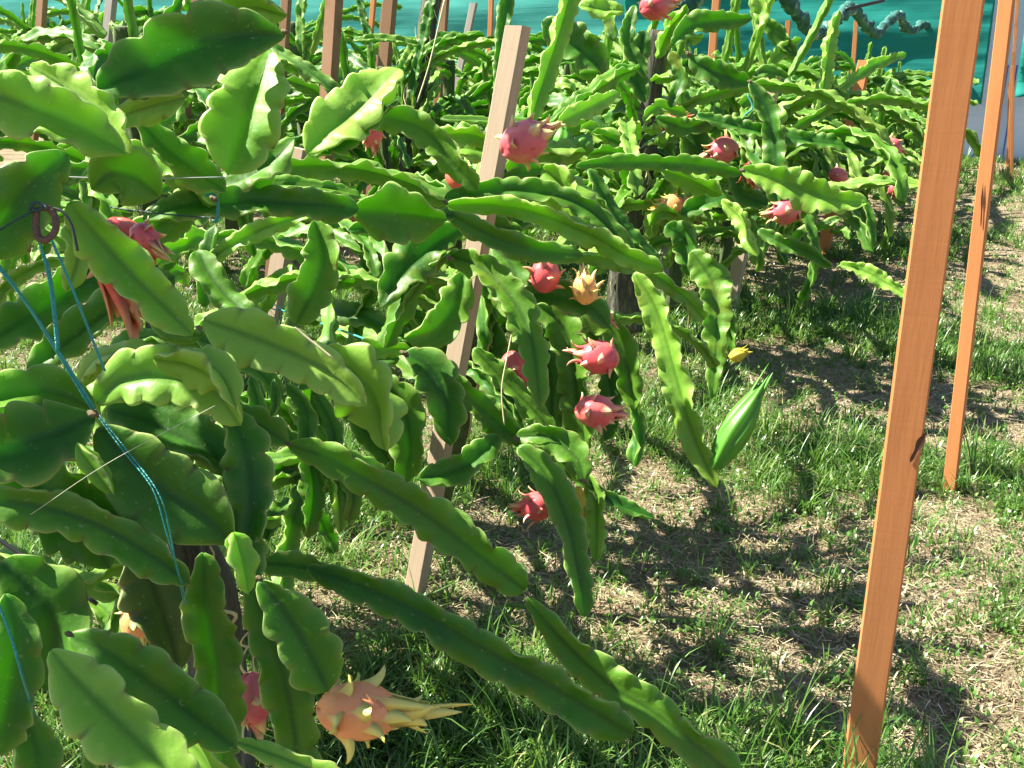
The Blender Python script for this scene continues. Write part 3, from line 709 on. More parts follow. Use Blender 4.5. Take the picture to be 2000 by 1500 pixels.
    s(P0, [(600, 300), (660, 280), (730, 230), (780, 190)], [50, 60, 60, 20], 1.9, 1.98, roll=20)
    s(P0, [(615, 430), (630, 500), (610, 570), (578, 635)], [50, 94, 100, 60], 1.9, 1.9, roll=8, label='dark hanging stem right of the small stake')
    s(P0, [(385, 490), (410, 540), (450, 590), (500, 625)], [60, 74, 70, 50], 2.0, 1.95, roll=10)
    s(P0, [(395, 520), (450, 480), (520, 445), (610, 415)], [24, 34, 40, 30], 2.1, 2.1, roll=-40, mat='stem_young')
    s(P0, [(400, 600), (405, 520), (420, 440)], [40, 44, 40], 2.1, 2.1, roll=0)
    s(P0, [(585, 760), (620, 740), (690, 745), (735, 770)], [30, 50, 60, 40], 1.9, 1.9)
    for (a, b, c, w_) in (((490, 735), (505, 790), (500, 840), 44), ((535, 740), (540, 790), (528, 815), 26), ((560, 750), (600, 800), (600, 900), 50), ((610, 760), (650, 830), (655, 900), 50),
                          ((590, 860), (610, 950), (600, 1050), 66), ((640, 900), (660, 980), (665, 1040), 42), ((655, 880), (690, 960), (680, 1020), 46)):
        s(P0, [a, b, c], [w_ * .6, w_, w_ * .7], 2.0, 2.0, roll=random.uniform(-50, 50), mat=random.choice(['stem', 'stem_young']))
    # ---- middle plant
    s(P1, [(690, 225), (760, 230), (830, 255), (880, 310), (935, 372)], [50, 62, 70, 66, 40], 2.3, 2.3, roll=14, label='dark stem bending down toward the tan stake')
    s(P1, [(680, 450), (740, 440), (840, 425), (890, 420)], [30, 40, 40, 30], 2.1, 2.2)
    s(P1, [(868, 388), (960, 372), (1060, 378), (1150, 412), (1240, 500)], [34, 52, 56, 54, 34], 2.35, 2.35, roll=18, period=.04)
    s(P1, [(872, 400), (960, 398), (1050, 415), (1150, 455), (1230, 500), (1295, 524)], [30, 40, 48, 52, 50, 34], 2.25, 2.2, roll=-62, mat='stem_young', label='long sunlit stem reaching right over the middle', period=.04, wave=.2)
    s(P1, [(872, 415), (930, 445), (1000, 478), (1080, 492), (1140, 500)], [30, 54, 60, 54, 30], 2.2, 2.2, roll=-14, period=.04)
    s(P1, [(1060, 330), (1090, 350), (1120, 385), (1140, 425)], [50, 84, 90, 50], 2.45, 2.4, roll=-40, mat='stem_young', wave=.14)
    s(P1, [(960, 370), (1010, 340), (1060, 330), (1100, 335)], [20, 30, 30, 20], 2.5, 2.5, roll=0)
    s(P1, [(880, 500), (940, 525), (1000, 585), (1040, 670), (1055, 800)], [50, 74, 78, 72, 30], 2.3, 2.2, roll=10, label='dark stem hanging over the shaded pink fruit')
    s(P1, [(905, 440), (840, 480), (790, 530), (745, 600)], [50, 90, 105, 50], 2.3, 2.2, roll=8, label='broad dark stem left of the tan stake')
    s(P1, [(880, 490), (830, 540), (780, 610), (750, 680)], [20, 40, 60, 50], 2.25, 2.25, roll=30)
    s(P1, [(900, 470), (920, 430), (960, 440), (1020, 450)], [30, 50, 50, 30], 2.6, 2.6, roll=0)
    s(P1, [(905, 530), (890, 590), (850, 640), (790, 660)], [50, 80, 90, 60], 2.5, 2.4, roll=20)
    s(P1, [(790, 690), (840, 720), (875, 790), (880, 870)], [60, 100, 95, 60], 2.1, 2.1, roll=10, wave=.1, label='dark stem with a pale top in front of the tan stake')
    s(P1, [(800, 680), (720, 680), (670, 690)], [30, 44, 30], 2.25, 2.2, roll=-60, mat='stem_young')
    s(P1, [(780, 700), (730, 705), (680, 712)], [30, 40, 30], 2.3, 2.3)
    s(P1, [(868, 725), (920, 780), (980, 830), (1025, 870)], [40, 62, 66, 40], 2.3, 2.35, roll=10)
    s(P1, [(925, 680), (980, 740), (1040, 800), (1080, 850)], [40, 56, 58, 40], 2.5, 2.5, roll=12)
    s(P1, [(975, 850), (930, 895), (880, 925), (815, 935)], [40, 66, 72, 40], 2.25, 2.15, roll=-6)
    s(P1, [(730, 735), (780, 780), (800, 860), (790, 945)], [50, 84, 84, 50], 2.35, 2.35, roll=0)
    s(P1, [(780, 830), (790, 880), (770, 940)], [50, 70, 40], 2.4, 2.4)
    s(P1, [(700, 720), (690, 800), (740, 870), (790, 940)], [30, 50, 60, 40], 2.5, 2.5)
    s(P1, [(1008, 852), (1070, 855), (1125, 895), (1140, 945)], [40, 66, 72, 40], 2.25, 2.2, roll=-8, label='arched light green stem from the lower right joint')
    s(P1, [(1150, 925), (1165, 980), (1168, 1040), (1165, 1095)], [30, 44, 46, 32], 2.3, 2.3, roll=0, mat='stem_young')
    s(P1, [(1012, 872), (1060, 920), (1100, 1000), (1125, 1100), (1142, 1205)], [50, 74, 76, 66, 44], 2.15, 2.1, roll=8, label='hanging dark stem ending low over bare soil', wave=.1)
    s(P1, [(1140, 940), (1180, 970), (1230, 995), (1278, 1012)], [20, 38, 36, 18], 2.3, 2.3, roll=10)
    s(P1, [(1000, 845), (1060, 870), (1120, 920), (1160, 960)], [20, 30, 36, 26], 2.4, 2.4)
    s(P1, [(1240, 532), (1285, 610), (1320, 730), (1352, 840), (1400, 952)], [36, 58, 62, 56, 26], 2.55, 2.5, roll=-14, mat='stem_young', label='long light green stem hanging down at right with a bud at its end', lobed=.1)
    s(P1, [(1040, 590), (1100, 640), (1125, 740), (1145, 880)], [60, 90, 86, 60], 2.7, 2.7, roll=6, label='dark stem between the hanging pink fruits')
    s(P1, [(1050, 640), (1075, 740), (1080, 850)], [50, 70, 50], 2.75, 2.75, roll=20)
    s(P1, [(1010, 580), (1080, 580), (1150, 600), (1190, 640)], [50, 74, 74, 40], 2.55, 2.55, roll=6)
    s(P1, [(1130, 600), (1190, 640), (1225, 710), (1240, 800)], [50, 68, 66, 40], 2.65, 2.65, roll=10)
    s(P1, [(1180, 700), (1195, 780), (1180, 860)], [40, 54, 40], 2.75, 2.75)
    s(P1, [(960, 480), (1000, 520), (1010, 570), (990, 620)], [50, 74, 70, 40], 2.75, 2.7, roll=0)
    s(P1, [(930, 600), (960, 660), (950, 720)], [50, 76, 50], 2.8, 2.8, roll=0)
    s(P1, [(960, 610), (1000, 640), (1010, 690)], [40, 50, 40], 2.85, 2.85, roll=-50, mat='stem_young')
    s(P1, [(980, 760), (1020, 800), (1060, 840)], [30, 44, 30], 2.8, 2.8)
    s(P1, [(1110, 700), (1120, 760), (1110, 850)], [20, 30, 20], 2.8, 2.8)
    s(P1, [(980, 250), (978, 150), (985, 40), (1000, -60)], [30, 34, 34, 34], 2.9, 2.9, roll=20, label='tall upright stem beside the top of the tan stake')
    s(P1, [(1033, 245), (1060, 160), (1090, 70), (1120, -40)], [34, 44, 46, 44], 2.8, 2.8, roll=180, mat='stem_young', label='tall ribbed stem rising to the top edge')
    s(P1, [(1060, 250), (1130, 200), (1200, 150), (1250, 130)], [30, 44, 50, 30], 3.1, 3.3, roll=-30)
    s(P1, [(1090, 240), (1150, 210), (1210, 180)], [40, 40, 20], 3.0, 3.1, roll=-60, mat='stem_young')
    s(P1, [(1060, 40), (1110, 80), (1160, 120), (1180, 150)], [50, 90, 90, 40], 3.6, 3.6, roll=4)
    s(P1, [(1130, 10), (1170, 18), (1220, 22)], [30, 42, 24], 3.6, 3.6, roll=0, mat='stem_young')
    s(P1, [(860, 232), (960, 236), (1040, 238)], [16, 22, 16], 2.75, 2.75, roll=30)
    s(P1, [(850, 262), (920, 262), (970, 280)], [30, 50, 30], 2.6, 2.6, roll=-60, mat='stem_young', wave=.3)
    s(P1, [(870, 300), (910, 290), (960, 300)], [40, 56, 40], 2.65, 2.65, roll=0, mat='stem_young')
    # stems right of the middle
    s(P2, [(1125, 325), (1200, 318), (1300, 318), (1380, 325), (1448, 338)], [22, 36, 40, 40, 22], 3.3, 3.4, roll=14, label='straight level stem crossing the woody trunk', period=.045)
    s(P2, [(1448, 330), (1500, 345), (1570, 372), (1640, 392), (1695, 395)], [30, 56, 70, 60, 36], 3.3, 3.2, roll=-24, mat='stem_young', label='pale double winged stem lit by the sun right of the trunk', wave=.18, period=.045)
    s(P2, [(1690, 392), (1700, 430), (1705, 480)], [14, 24, 14], 3.3, 3.3)
    s(P2, [(1360, 225), (1450, 250), (1560, 272), (1680, 290), (1775, 318)], [24, 40, 40, 36, 22], 3.8, 3.7, roll=12, label='long dark stem reaching right toward the tall post')
    s(P2, [(1465, 160), (1500, 220), (1515, 300), (1518, 400)], [30, 50, 54, 46], 3.7, 3.7, roll=10, label='dark stem hanging straight down right of the trunk', lobed=.08)
    s(P2, [(1465, 162), (1420, 150), (1370, 130), (1345, 110)], [40, 60, 60, 30], 3.9, 3.9, roll=6)
    s(P2, [(1312, 90), (1350, 50), (1410, 40), (1470, 36)], [30, 50, 50, 20], 3.9, 3.9, roll=-6)
    s(P2, [(1470, 150), (1500, 140), (1540, 150)], [20, 34, 20], 3.9, 3.9, roll=10)
    s(P2, [(1480, 450), (1530, 475), (1580, 492), (1625, 522)], [24, 36, 34, 22], 3.8, 3.7, roll=10)
    s(P2, [(1640, 515), (1690, 530), (1730, 552), (1778, 580)], [18, 30, 32, 18], 3.7, 3.6, roll=-20, mat='stem_young')
    s(P2, [(1350, 490), (1390, 550), (1400, 620), (1395, 720), (1390, 780)], [50, 80, 66, 44, 20], 3.6, 3.5, roll=6, label='dark stem hanging low beside the slim tan stake')
    s(P2, [(1370, 560), (1420, 620), (1430, 700)], [40, 44, 20], 3.7, 3.7)
    s(P2, [(1410, 390), (1450, 430), (1462, 470), (1480, 500)], [24, 36, 36, 20], 3.6, 3.5, roll=-40, mat='stem_young')
    s(P2, [(1150, 330), (1200, 420), (1250, 480), (1290, 520)], [30, 40, 40, 30], 3.1, 3.1, roll=30)
    s(P2, [(1260, 60), (1240, 140), (1260, 200)], [40, 60, 40], 4.0, 4.0)
    s(P2, [(1310, 210), (1330, 150), (1310, 100)], [26, 40, 30], 4.0, 4.0)
    s(P2, [(1280, 230), (1340, 250), (1400, 235)], [30, 44, 30], 4.0, 4.0)
    s(P2, [(1200, 80), (1190, 0), (1215, -60)], [30, 36, 30], 4.0, 4.0, roll=20)
    s(P2, [(1240, 10), (1225, 80), (1260, 150)], [26, 36, 30], 3.9, 3.9)
    s(P2, [(1600, 240), (1610, 150), (1625, 60), (1640, 20)], [20, 32, 30, 16], 4.6, 4.6, roll=180, mat='stem_young')
    s(P2, [(1480, 30), (1520, 70), (1555, 110)], [24, 40, 30], 4.3, 4.3)
    s(P2, [(1470, -10), (1490, 20), (1480, 60)], [24, 34, 20], 4.1, 4.1, mat='stem_young')
    s(P2, [(1500, 130), (1530, 95), (1565, 75)], [18, 30, 14], 4.3, 4.3, roll=-50, mat='stem_young')
    s(P2, [(1640, 175), (1700, 130), (1770, 105)], [18, 26, 12], 4.6, 4.8, roll=-70, mat='stem_young')
    s(P2, [(1330, 420), (1370, 400), (1420, 385)], [40, 56, 40], 3.8, 3.8)
    s(P2, [(1300, 440), (1340, 470), (1350, 540)], [50, 66, 40], 3.9, 3.9)
    s(P2, [(1290, 330), (1350, 350), (1410, 380)], [30, 50, 50], 3.7, 3.7, roll=-50, mat='stem_young', wave=.3)
    s(P2, [(1340, 250), (1380, 310), (1350, 360)], [50, 70, 50], 4.1, 4.1)
    s(P2, [(1440, 330), (1450, 380), (1500, 400)], [40, 54, 40], 4.1, 4.1)
heroes()

# trunks
def trunk(plant, pts, rad, roots=14, seed=1, mat='bark'):
    c = catmull(pts, 60); r = np.interp(np.linspace(0, 1, 60), np.linspace(0, 1, len(rad)), rad)
    V, F = tube_np(c, r, 14); V = np.array(V)
    for i in range(len(V)):
        k = i % 14; z = V[i][2]
        dv = V[i] - c[i // 14]; V[i] = c[i // 14] + dv * (1 + 0.35 * mnoise.noise(Vector((k * 0.9 + seed, z * 3, seed))) + 0.18 * math.sin(k * 2.7 + z * 4))
    o = link('trunk', mesh_np('trunk', V, F, M[mat]), plant, Matrix.Translation(-plant.location))
    Vs = []; Fs = []; off = 0; rr = np.random.default_rng(seed)
    for k in range(roots):
        a = rr.uniform(0, 6.28); i0 = rr.integers(8, 40); n = rr.integers(8, 18)
        pp = []
        for j in range(n):
            i = min(59, i0 + j); aa = a + 0.5 * math.sin(j * .5 + k)
            pp.append(c[i] + np.array([math.cos(aa), math.sin(aa), 0]) * (r[i] * 1.12 + .004 + 0.012 * (j / n) ** 2))
        v, f = tube_np(np.array(pp), np.linspace(.0035, .0015, n), 4)
        Vs.append(v); Fs.append([np.asarray(q) + off for q in f[:1]]); off += len(v)
    link('aerial_roots', mesh_np('aerial_roots', np.vstack(Vs), [q for f in Fs for q in f], M['tendril']), plant, Matrix.Translation(-plant.location))['kind'] = 'stuff'
    return o
trunk(P2, [P(1225, 640, 4.9), P(1222, 520, 4.75), P(1240, 400, 4.6), P(1262, 250, 4.5), P(1290, 60, 4.4)], [.075, .07, .06, .055, .04], 26, 3)
b = np.array(P0.location)
trunk(P0, [(b[0], b[1], -.05), (b[0] - .02, b[1] + .05, .35), P(410, 1150, 1.62), P(300, 900, 1.5)], [.05, .045, .04, .02], 8, 5)
b = np.array(P1.location)
trunk(P1, [(b[0], b[1], -.05), P(915, 760, 2.75), P(925, 560, 2.7), P(930, 430, 2.55)], [.022, .02, .018, .014], 10, 6, 'green_bark')

# ================================================================ FRUITS
def fruit_body(mat, seed):
    n, m = 28, 18; V = []; A = []
    for j in range(m + 1):
        th = math.pi * j / m
        for i in range(n):
            ph = 2 * math.pi * i / n
            r = 0.5 * (1 + 0.06 * mnoise.noise(Vector((math.cos(ph) * 1.3 + seed, math.sin(ph) * 1.3, th))) )
            x = r * math.sin(th) * math.cos(ph); y = r * math.sin(th) * math.sin(ph); z = -0.56 * math.cos(th) * (1 + .05 * math.sin(3 * ph + seed))
            V.append((x, y, z)); A.append(0.0)
    idx = np.arange((m + 1) * n).reshape(m + 1, n); nx = np.roll(idx, -1, 1)
    F = np.stack([idx[:-1], nx[:-1], nx[1:], idx[1:]], -1).reshape(-1, 4)
    return mesh_np('fruit', V, [F], mat, {'t': A})
def bract_mesh(mat, L, W, curl, seed):
    """scale leaf: base at origin, grows +Z (toward the crown), out = +X"""
    n = 9; V = []; A = []
    ang = -0.15; p = np.array([-0.03, 0.0])
    for i in range(n):
        t = i / (n - 1)
        w = W * ((1 - t) ** 0.75) * (1 + 0.25 * math.sin(t * 3)) + 0.008
        ang = -0.15 + curl * t ** 1.3
        d = np.array([math.sin(ang), math.cos(ang)]); p = p + d * L / (n - 1) if i else p
        nrm = np.array([math.cos(ang), -math.sin(ang)]); th = 0.035 * (1 - t) ** .6 + .008
        cup = -0.25 * w
        V += [(p[0] + cup * nrm[0], -w / 2, p[1] + cup * nrm[1]), (p[0] + th * nrm[0], 0, p[1] + th * nrm[1]), (p[0] + cup * nrm[0], w / 2, p[1] + cup * nrm[1]), (p[0] - th * .5 * nrm[0], 0, p[1] - th * .5 * nrm[1])]
        A += [t] * 4
    idx = np.arange(n * 4).reshape(n, 4); nx = np.roll(idx, -1, 1)
    F = [np.stack([idx[:-1], nx[:-1], nx[1:], idx[1:]], -1).reshape(-1, 4), idx[-1:]]
    return mesh_np('bract', V, F, mat, {'t': A})
BODY = {k: [fruit_body(m, s) for s in (1, 5)] for k, m in FM.items()}
BR = {k: [bract_mesh(m, .50, .50, .75, 1), bract_mesh(m, .56, .42, 1.25, 2), bract_mesh(m, .62, .30, .8, 3), bract_mesh(m, .6, .24, 1.7, 4), bract_mesh(m, .95, .30, .30, 5)] for k, m in FM.items()}
def fruit(plant, x, y, dia, d, axis, kind='pink', label=None, long=False, spiky=False, seed=0, away=0.0, n=18, el=1.05):
    if plant is P1 and y < 620: d -= .2; 
    c = P(x, y, d); D = dia * d / FPX
    ax = RT * axis[0] + UP * (-axis[1]) + FW * away; ax = Vector(ax).normalized()
    xv = ax.orthogonal().normalized(); yv = ax.cross(xv)
    Mw = Matrix([[xv[i] * D, yv[i] * D, ax[i] * D * el, c[i]] for i in range(3)] + [[0, 0, 0, 1]])
    o = link('fruit', BODY[kind][seed % 2], plant, Matrix.Translation(-plant.location) @ Mw)
    if label: o['label'] = label
    rr = random.Random(seed * 13 + int(x))
    for k in range(n):
        t = (k + .5) / n; th = math.pi * (0.10 + 0.84 * t ** 0.85); ph = k * 2.39996 + rr.uniform(-.25, .25)
        rx = 0.49 * math.sin(th); z = -0.56 * math.cos(th)
        crown = th > 2.3
        if long: me = BR[kind][4] if (th > 1.6 and rr.random() < .6) else BR[kind][rr.choice([0, 1, 1])]
        elif spiky: me = BR[kind][rr.choice([2, 3, 2])]
        else: me = BR[kind][rr.choice([2, 3]) if crown else rr.choice([0, 0, 1])]
        sc = rr.uniform(.8, 1.15) * (0.85 if crown and not long else 1) * (1.05 if long else 1)
        tilt = (math.pi / 2 - th) if not crown else (math.pi / 2 - th) * 0.75     # lies along the skin, flares at the crown
        B = Matrix.Rotation(ph, 4, 'Z') @ Matrix.Translation((rx, 0, z)) @ Matrix.Rotation(tilt if False else (math.pi / 2 - th) * (1.0 if not crown else (.22 if long else .5)) , 4, 'Y') @ Matrix.Rotation(rr.uniform(-.25, .25), 4, 'X') @ Matrix.Scale(sc, 4)
        link('bract', me, o, B)
    return o
fr = fruit
fr(P1, 1024, 277, 82, 2.25, (1, -.55), 'rose', 'pink fruit with curled greenish tips in front of the tan stake', seed=1)
fr(P1, 725, 262, 44, 2.9, (.2, 1), 'pink', 'small bright pink fruit behind the dark bending stem', seed=2, n=14)
fr(P1, 900, 350, 52, 2.6, (1, .5), 'red', 'red fruit mostly hidden left of the tan stake', seed=3, n=14)
fr(P2, 1281, 12, 54, 4.1, (1, -.3), 'pink', 'pink fruit at the top edge beside the bundled net', seed=5)
fr(P2, 1318, 240, 44, 4.2, (.8, -.2), 'red', 'dark red fruit in the shade behind the trunk', seed=6, n=14)
fr(P2, 1413, 293, 50, 3.85, (-1, .3), 'rose', 'round dull pink fruit right of the trunk', seed=7, n=16)
fr(P2, 1465, 338, 36, 3.9, (.3, 1), 'red', 'dark fruit at the joint of the pale double winged stem', seed=8, n=12)
fr(P2, 1312, 402, 44, 4.2, (-.6, .1), 'orange', 'orange spiky fruit low on the trunk', seed=9, spiky=True)
fr(P2, 1350, 402, 36, 4.2, (1, .1), 'orange', 'smaller orange fruit touching the spiky one', seed=10, n=12)
fr(P2, 1535, 413, 50, 3.7, (-1, .2), 'rose', 'dusky pink fruit hanging under the pale double winged stem', seed=11, n=14)
fr(P1, 1065, 537, 58, 2.5, (.1, -1), 'pink', 'pink fruit with its lit crown pointing up', seed=12)
fr(P1, 1143, 565, 50, 2.5, (-.1, -1), 'yellow', 'pale orange spiky fruit', seed=13, spiky=True, n=24)
fr(P1, 1182, 616, 26, 2.6, (1, 1), 'pink', 'slim pink fruit pointing down right', seed=14, long=True, n=12)
fr(P1, 1170, 698, 66, 2.3, (-1, -.2), 'pink', 'bright pink fruit lit from above, middle of the hanging ones', seed=15)
fr(P1, 1008, 722, 62, 2.6, (.3, 1), 'pink', 'shaded pink fruit behind the hanging dark stem', seed=16, n=14)
fr(P1, 1163, 804, 66, 2.2, (1, .05), 'pink', 'salmon pink fruit with an orange curled crown at right', seed=17)
fr(P1, 1050, 988, 58, 2.2, (-1, .1), 'pink', 'lowest pink fruit of the middle plant above bare soil', seed=18, spiky=True)
fr(P0, 700, 1388, 112, 1.32, (1, .14), 'orange', 'large orange fruit with yellow scales and long trailing tips', seed=19, long=True, n=26, el=1.25, away=.2)
fr(P0, 492, 1365, 84, 1.55, (.1, 1), 'rose', 'plain pink fruit half hidden by hanging dark stems', seed=20, n=12)
fr(P0, 238, 500, 125, 1.45, (.15, 1), 'red', 'red pink fruit with long drooping tips behind the pale stem', seed=21, long=True, n=18)
fr(P0, 282, 462, 50, 1.38, (1, .75), 'rose', 'mauve pink fruit to the right of the pale stem', seed=22, long=True, n=14)
fr(P0, 268, 1215, 66, 1.6, (.1, 1), 'orange', 'dim orange fruit in shade among the hanging stems', seed=23, n=12)

# buds and withered flowers
def bud(plant, pts, w, d, mat='bud', label='green flower bud with overlapping sepals', name='flower_bud'):
    a, b = np.array(P(*pts[0], d)), np.array(P(*pts[1], d)); ax = b - a; L = np.linalg.norm(ax); R0 = w * d / FPX / 2
    axv = Vector(ax / L); xv = axv.orthogonal().normalized(); yv = axv.cross(xv)
    n, m = 28, 22; V = []
    for j in range(m + 1):
        t = j / m; r = R0 * (.25 + .75 * math.sin(math.pi * min(1, t * 1.05 + .03)) ** .8 if t < .5 else 1.0) * (1 if t < .45 else (1 - ((t - .45) / .55) ** 1.6)) + .0008
        for i in range(n):
            ph = 2 * math.pi * i / n + .8 * t
            rr = r * (1 + .34 * abs(math.sin(ph * 3.5 + .6 * math.sin(t * 5))))
            V.append(a + np.array(axv) * L * t + np.array(xv) * rr * math.cos(ph) + np.array(yv) * rr * math.sin(ph))
    idx = np.arange((m + 1) * n).reshape(m + 1, n); nx = np.roll(idx, -1, 1)
    F = np.stack([idx[:-1], nx[:-1], nx[1:], idx[1:]], -1).reshape(-1, 4)
    o = link(name, mesh_np(name, V, [F], M[mat]), plant, Matrix.Translation(-plant.location)); o['label'] = label
    for k in range(10):
        me = sep_mesh[mat]; ph = k * 2.4; t = .08 + .5 * k / 10
        Mw = Matrix([[xv[i], yv[i], axv[i], a[i] + axv[i] * L * t] for i in range(3)] + [[0, 0, 0, 1]])
        Bm = Mw @ Matrix.Rotation(ph, 4, 'Z') @ Matrix.Translation((R0 * .8 * math.sin(math.pi * (t + .1)) + .001, 0, 0)) @ Matrix.Diagonal((R0 * 2, R0 * 2.6, L * .8, 1))
        link('sepal', me, o, Bm)
    return o
sep_mesh = {'bud': bract_mesh(M['bud'], .8, .34, -.05, 1), 'withered': bract_mesh(M['withered'], .8, .3, .8, 1)}
bud(P1, [(1393, 915), (1494, 742)], 46, 2.5)
bud(P1, [(1128, 950), (1140, 1010)], 18, 2.3, 'withered', 'withered yellow flower between two hanging stems', 'withered_flower')
bud(P2, [(1425, 700), (1462, 684)], 20, 3.5, 'withered', 'withered yellow flower above the grass at right', 'withered_flower')
bud(P1, [(1100, 300), (1098, 245)], 30, 2.7, 'bud', 'cluster of thin green bud tips right of the pink fruit', 'flower_bud')
bud(P1, [(1130, 300), (1150, 262)], 34, 2.75, 'bud', 'green bud with its tips spread behind the level stem', 'flower_bud')

# ================================================================ PLANTS OF THE ROWS (each a thing; stems share mesh data)
LIB = []; LIBB = []
for i in range(14):
    r = np.random.default_rng(500 + i)
    L = r.uniform(.55, 1.1); n = 9; p = np.zeros(3); a = R(r.uniform(5, 52)); yaw = 0; pts = [p.copy()]
    bend = R(r.uniform(60, 150))
    for k in range(n):
        t = k / n; e = a - bend * t ** 1.2
        p = p + np.array([math.cos(e) * math.cos(yaw), math.cos(e) * math.sin(yaw), math.sin(e)]) * L / n; yaw += r.normal(0, .09)
        pts.append(p.copy())
    w = r.uniform(.026, .040)
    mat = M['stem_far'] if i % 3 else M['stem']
    LIB.append(stem_mesh('stem', np.array(pts), [w, w * 1.1, w], np.array([0.1, 0.3, 1.0]), mat, roll=r.uniform(-30, 30), wings=(20, 160, 270), seed=900 + i, hi=False, step=.0115, period=.046, wave=.25, twist=r.uniform(-80, 80), lobed=.26))
for i in range(8):                                            # short joints that make the dense heads
    r = np.random.default_rng(700 + i)
    L = r.uniform(.2, .42); a = R(r.uniform(10, 85)); p = np.zeros(3); pts = [p.copy()]
    for k in range(5):
        e = a - R(r.uniform(0, 25)) * k; p = p + np.array([math.cos(e), 0.06 * r.normal(), math.sin(e)]) * L / 5; pts.append(p.copy())
    w = r.uniform(.03, .043)
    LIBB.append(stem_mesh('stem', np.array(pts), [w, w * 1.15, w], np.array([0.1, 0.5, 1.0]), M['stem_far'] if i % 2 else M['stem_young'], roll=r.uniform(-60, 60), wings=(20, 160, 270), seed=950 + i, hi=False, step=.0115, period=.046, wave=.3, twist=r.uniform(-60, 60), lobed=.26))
# straight upright shoots
LIBU = []
for i in range(4):
    r = np.random.default_rng(800 + i); L = r.uniform(.6, .9)
    pts = [np.array([0.05 * t * (i - 1.5), .04 * math.sin(t * 3 + i), L * t]) for t in np.linspace(0, 1, 7)]
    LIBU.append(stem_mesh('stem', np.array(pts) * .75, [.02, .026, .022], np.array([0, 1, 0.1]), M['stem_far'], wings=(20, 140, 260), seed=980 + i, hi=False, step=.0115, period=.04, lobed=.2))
trunk_small = None
def row_trunk(h):
    c = [(0, 0, -.05), (.02, .01, h * .4), (-.02, .02, h * .8), (0, 0, h)]
    cc = catmull(c, 16); V, F = tube_np(cc, np.linspace(.04, .025, 16), 8)
    for i in range(len(V)): V[i] = cc[i // 8] + (V[i] - cc[i // 8]) * (1 + .3 * math.sin(i * 2.3))
    return mesh_np('trunk', V, F, M['green_bark'])
trunk_small = row_trunk(1.15)
FAR_FRUIT = {}
def row_plant(x, y, label, n, zt=1.2, seed=0, scale=1.0, fruits=(), avoid=None):
    rr = random.Random(seed * 7 + 3)
    pl = plant_thing(x, y, label); 
    link('trunk', trunk_small, pl, Matrix.Scale(zt / 1.15, 4))
    for k in range(n):
        u = rr.random()
        if u < .55:
            me = LIB[rr.randrange(len(LIB))]; z = zt * rr.uniform(.42, 1.0)
        elif u < .95:
            me = LIBB[rr.randrange(len(LIBB))]; z = zt * rr.uniform(.3, 1.0)
        else: me = LIBU[rr.randrange(4)]; z = zt * rr.uniform(.6, .85)
        r0 = rr.uniform(0, .2) if u < .55 else rr.uniform(.05, .72)
        a = rr.uniform(0, 2 * math.pi)
        if u >= .55 and rr.random() < .4: r0 *= .6
        zz = (z - 0.4 * max(0, r0 - .2)) * (rr.uniform(.4, 1) if rr.random() < .4 else 1) if u >= .55 else z
        Mx = Matrix.Translation((r0 * math.cos(a), r0 * math.sin(a) * 1.15, zz)) @ Matrix.Rotation(a + rr.uniform(-.6, .6), 4, 'Z') @ Matrix.Rotation(rr.uniform(-.35, .35) if u < .95 else rr.uniform(-.2, .2), 4, 'X') @ Matrix.Scale(scale * rr.uniform(.8, 1.2), 4)
        link('stem', me, pl, Mx)
    return pl
def fs(plant, x, y, dia, d, axis, kind, label, seed): return fruit(plant, x, y, dia, d, axis, kind, label, seed=seed, n=10)
ORD = ['nearest', 'second', 'third', 'fourth', 'fifth', 'sixth', 'seventh', 'eighth', 'ninth', 'tenth', 'eleventh', 'twelfth', 'thirteenth', 'fourteenth', 'fifteenth', 'sixteenth']
rowsdef = [
    (-1.50, 5.3, 14.6, .85, 56, 1.03, 'in the row beside the path, behind the woody trunk'),
    (-3.35, 3.3, 14.6, .85, 54, 1.18, 'in the second row, behind the short tied stake'),
    (-5.2, 4.9, 14.8, .9, 46, 1.18, 'in the third row back from the path'),
    (-7.1, 6.2, 14.8, 1.0, 36, 1.20, 'in the fourth row back from the path'),
    (-9.1, 7.8, 14.8, 1.1, 32, 1.22, 'in the fifth row back from the path'),
    (-11.4, 9.6, 14.9, 1.3, 28, 1.22, 'in the farthest row near the cyan net')]
RP = []
for ri, (X, y0, y1, dy, n, zt, ph) in enumerate(rowsdef):
    k = 0; y = y0
    while y < y1:
        v = np.array([X, y, 1.2]) - CAM; dz = float(v @ FW); px = 1000 + FPX * float(v @ RT) / dz
        zz = (1.22 + .045 * dz) if px < 600 else zt + .07
        RP.append((ri, row_plant(X + rng.normal(0, .08), y + rng.normal(0, .08), f'{ORD[k]} dragon fruit plant {ph}', n if y < 10 else int(n * .6), zz * rng.uniform(.94, 1.05), seed=ri * 40 + k)))
        k += 1; y += dy + (.95 if ri == 1 and k == 1 else 0)
def filler(plant, base, n, zr, rr_, seed, scale=1.0, arc=(0, 360)):
    r = random.Random(seed)
    for k in range(n):
        u = r.random(); me = (LIB if u < .6 else LIBB)[r.randrange(14 if u < .6 else 8)]
        a = R(r.uniform(*arc)); q = r.uniform(0, rr_)
        Mx = Matrix.Translation(Vector((base[0] + q * math.cos(a), base[1] + q * math.sin(a), r.uniform(*zr))) - plant.location) @ Matrix.Rotation(a + r.uniform(-.5, .5), 4, 'Z') @ Matrix.Rotation(r.uniform(-.3, .3), 4, 'X') @ Matrix.Scale(scale * r.uniform(.8, 1.15), 4)
        link('stem', me, plant, Mx)
q = P(930, 560, 2.75); filler(P1, q, 26, (.35, .95), .12, 21, .9, (20, 200))
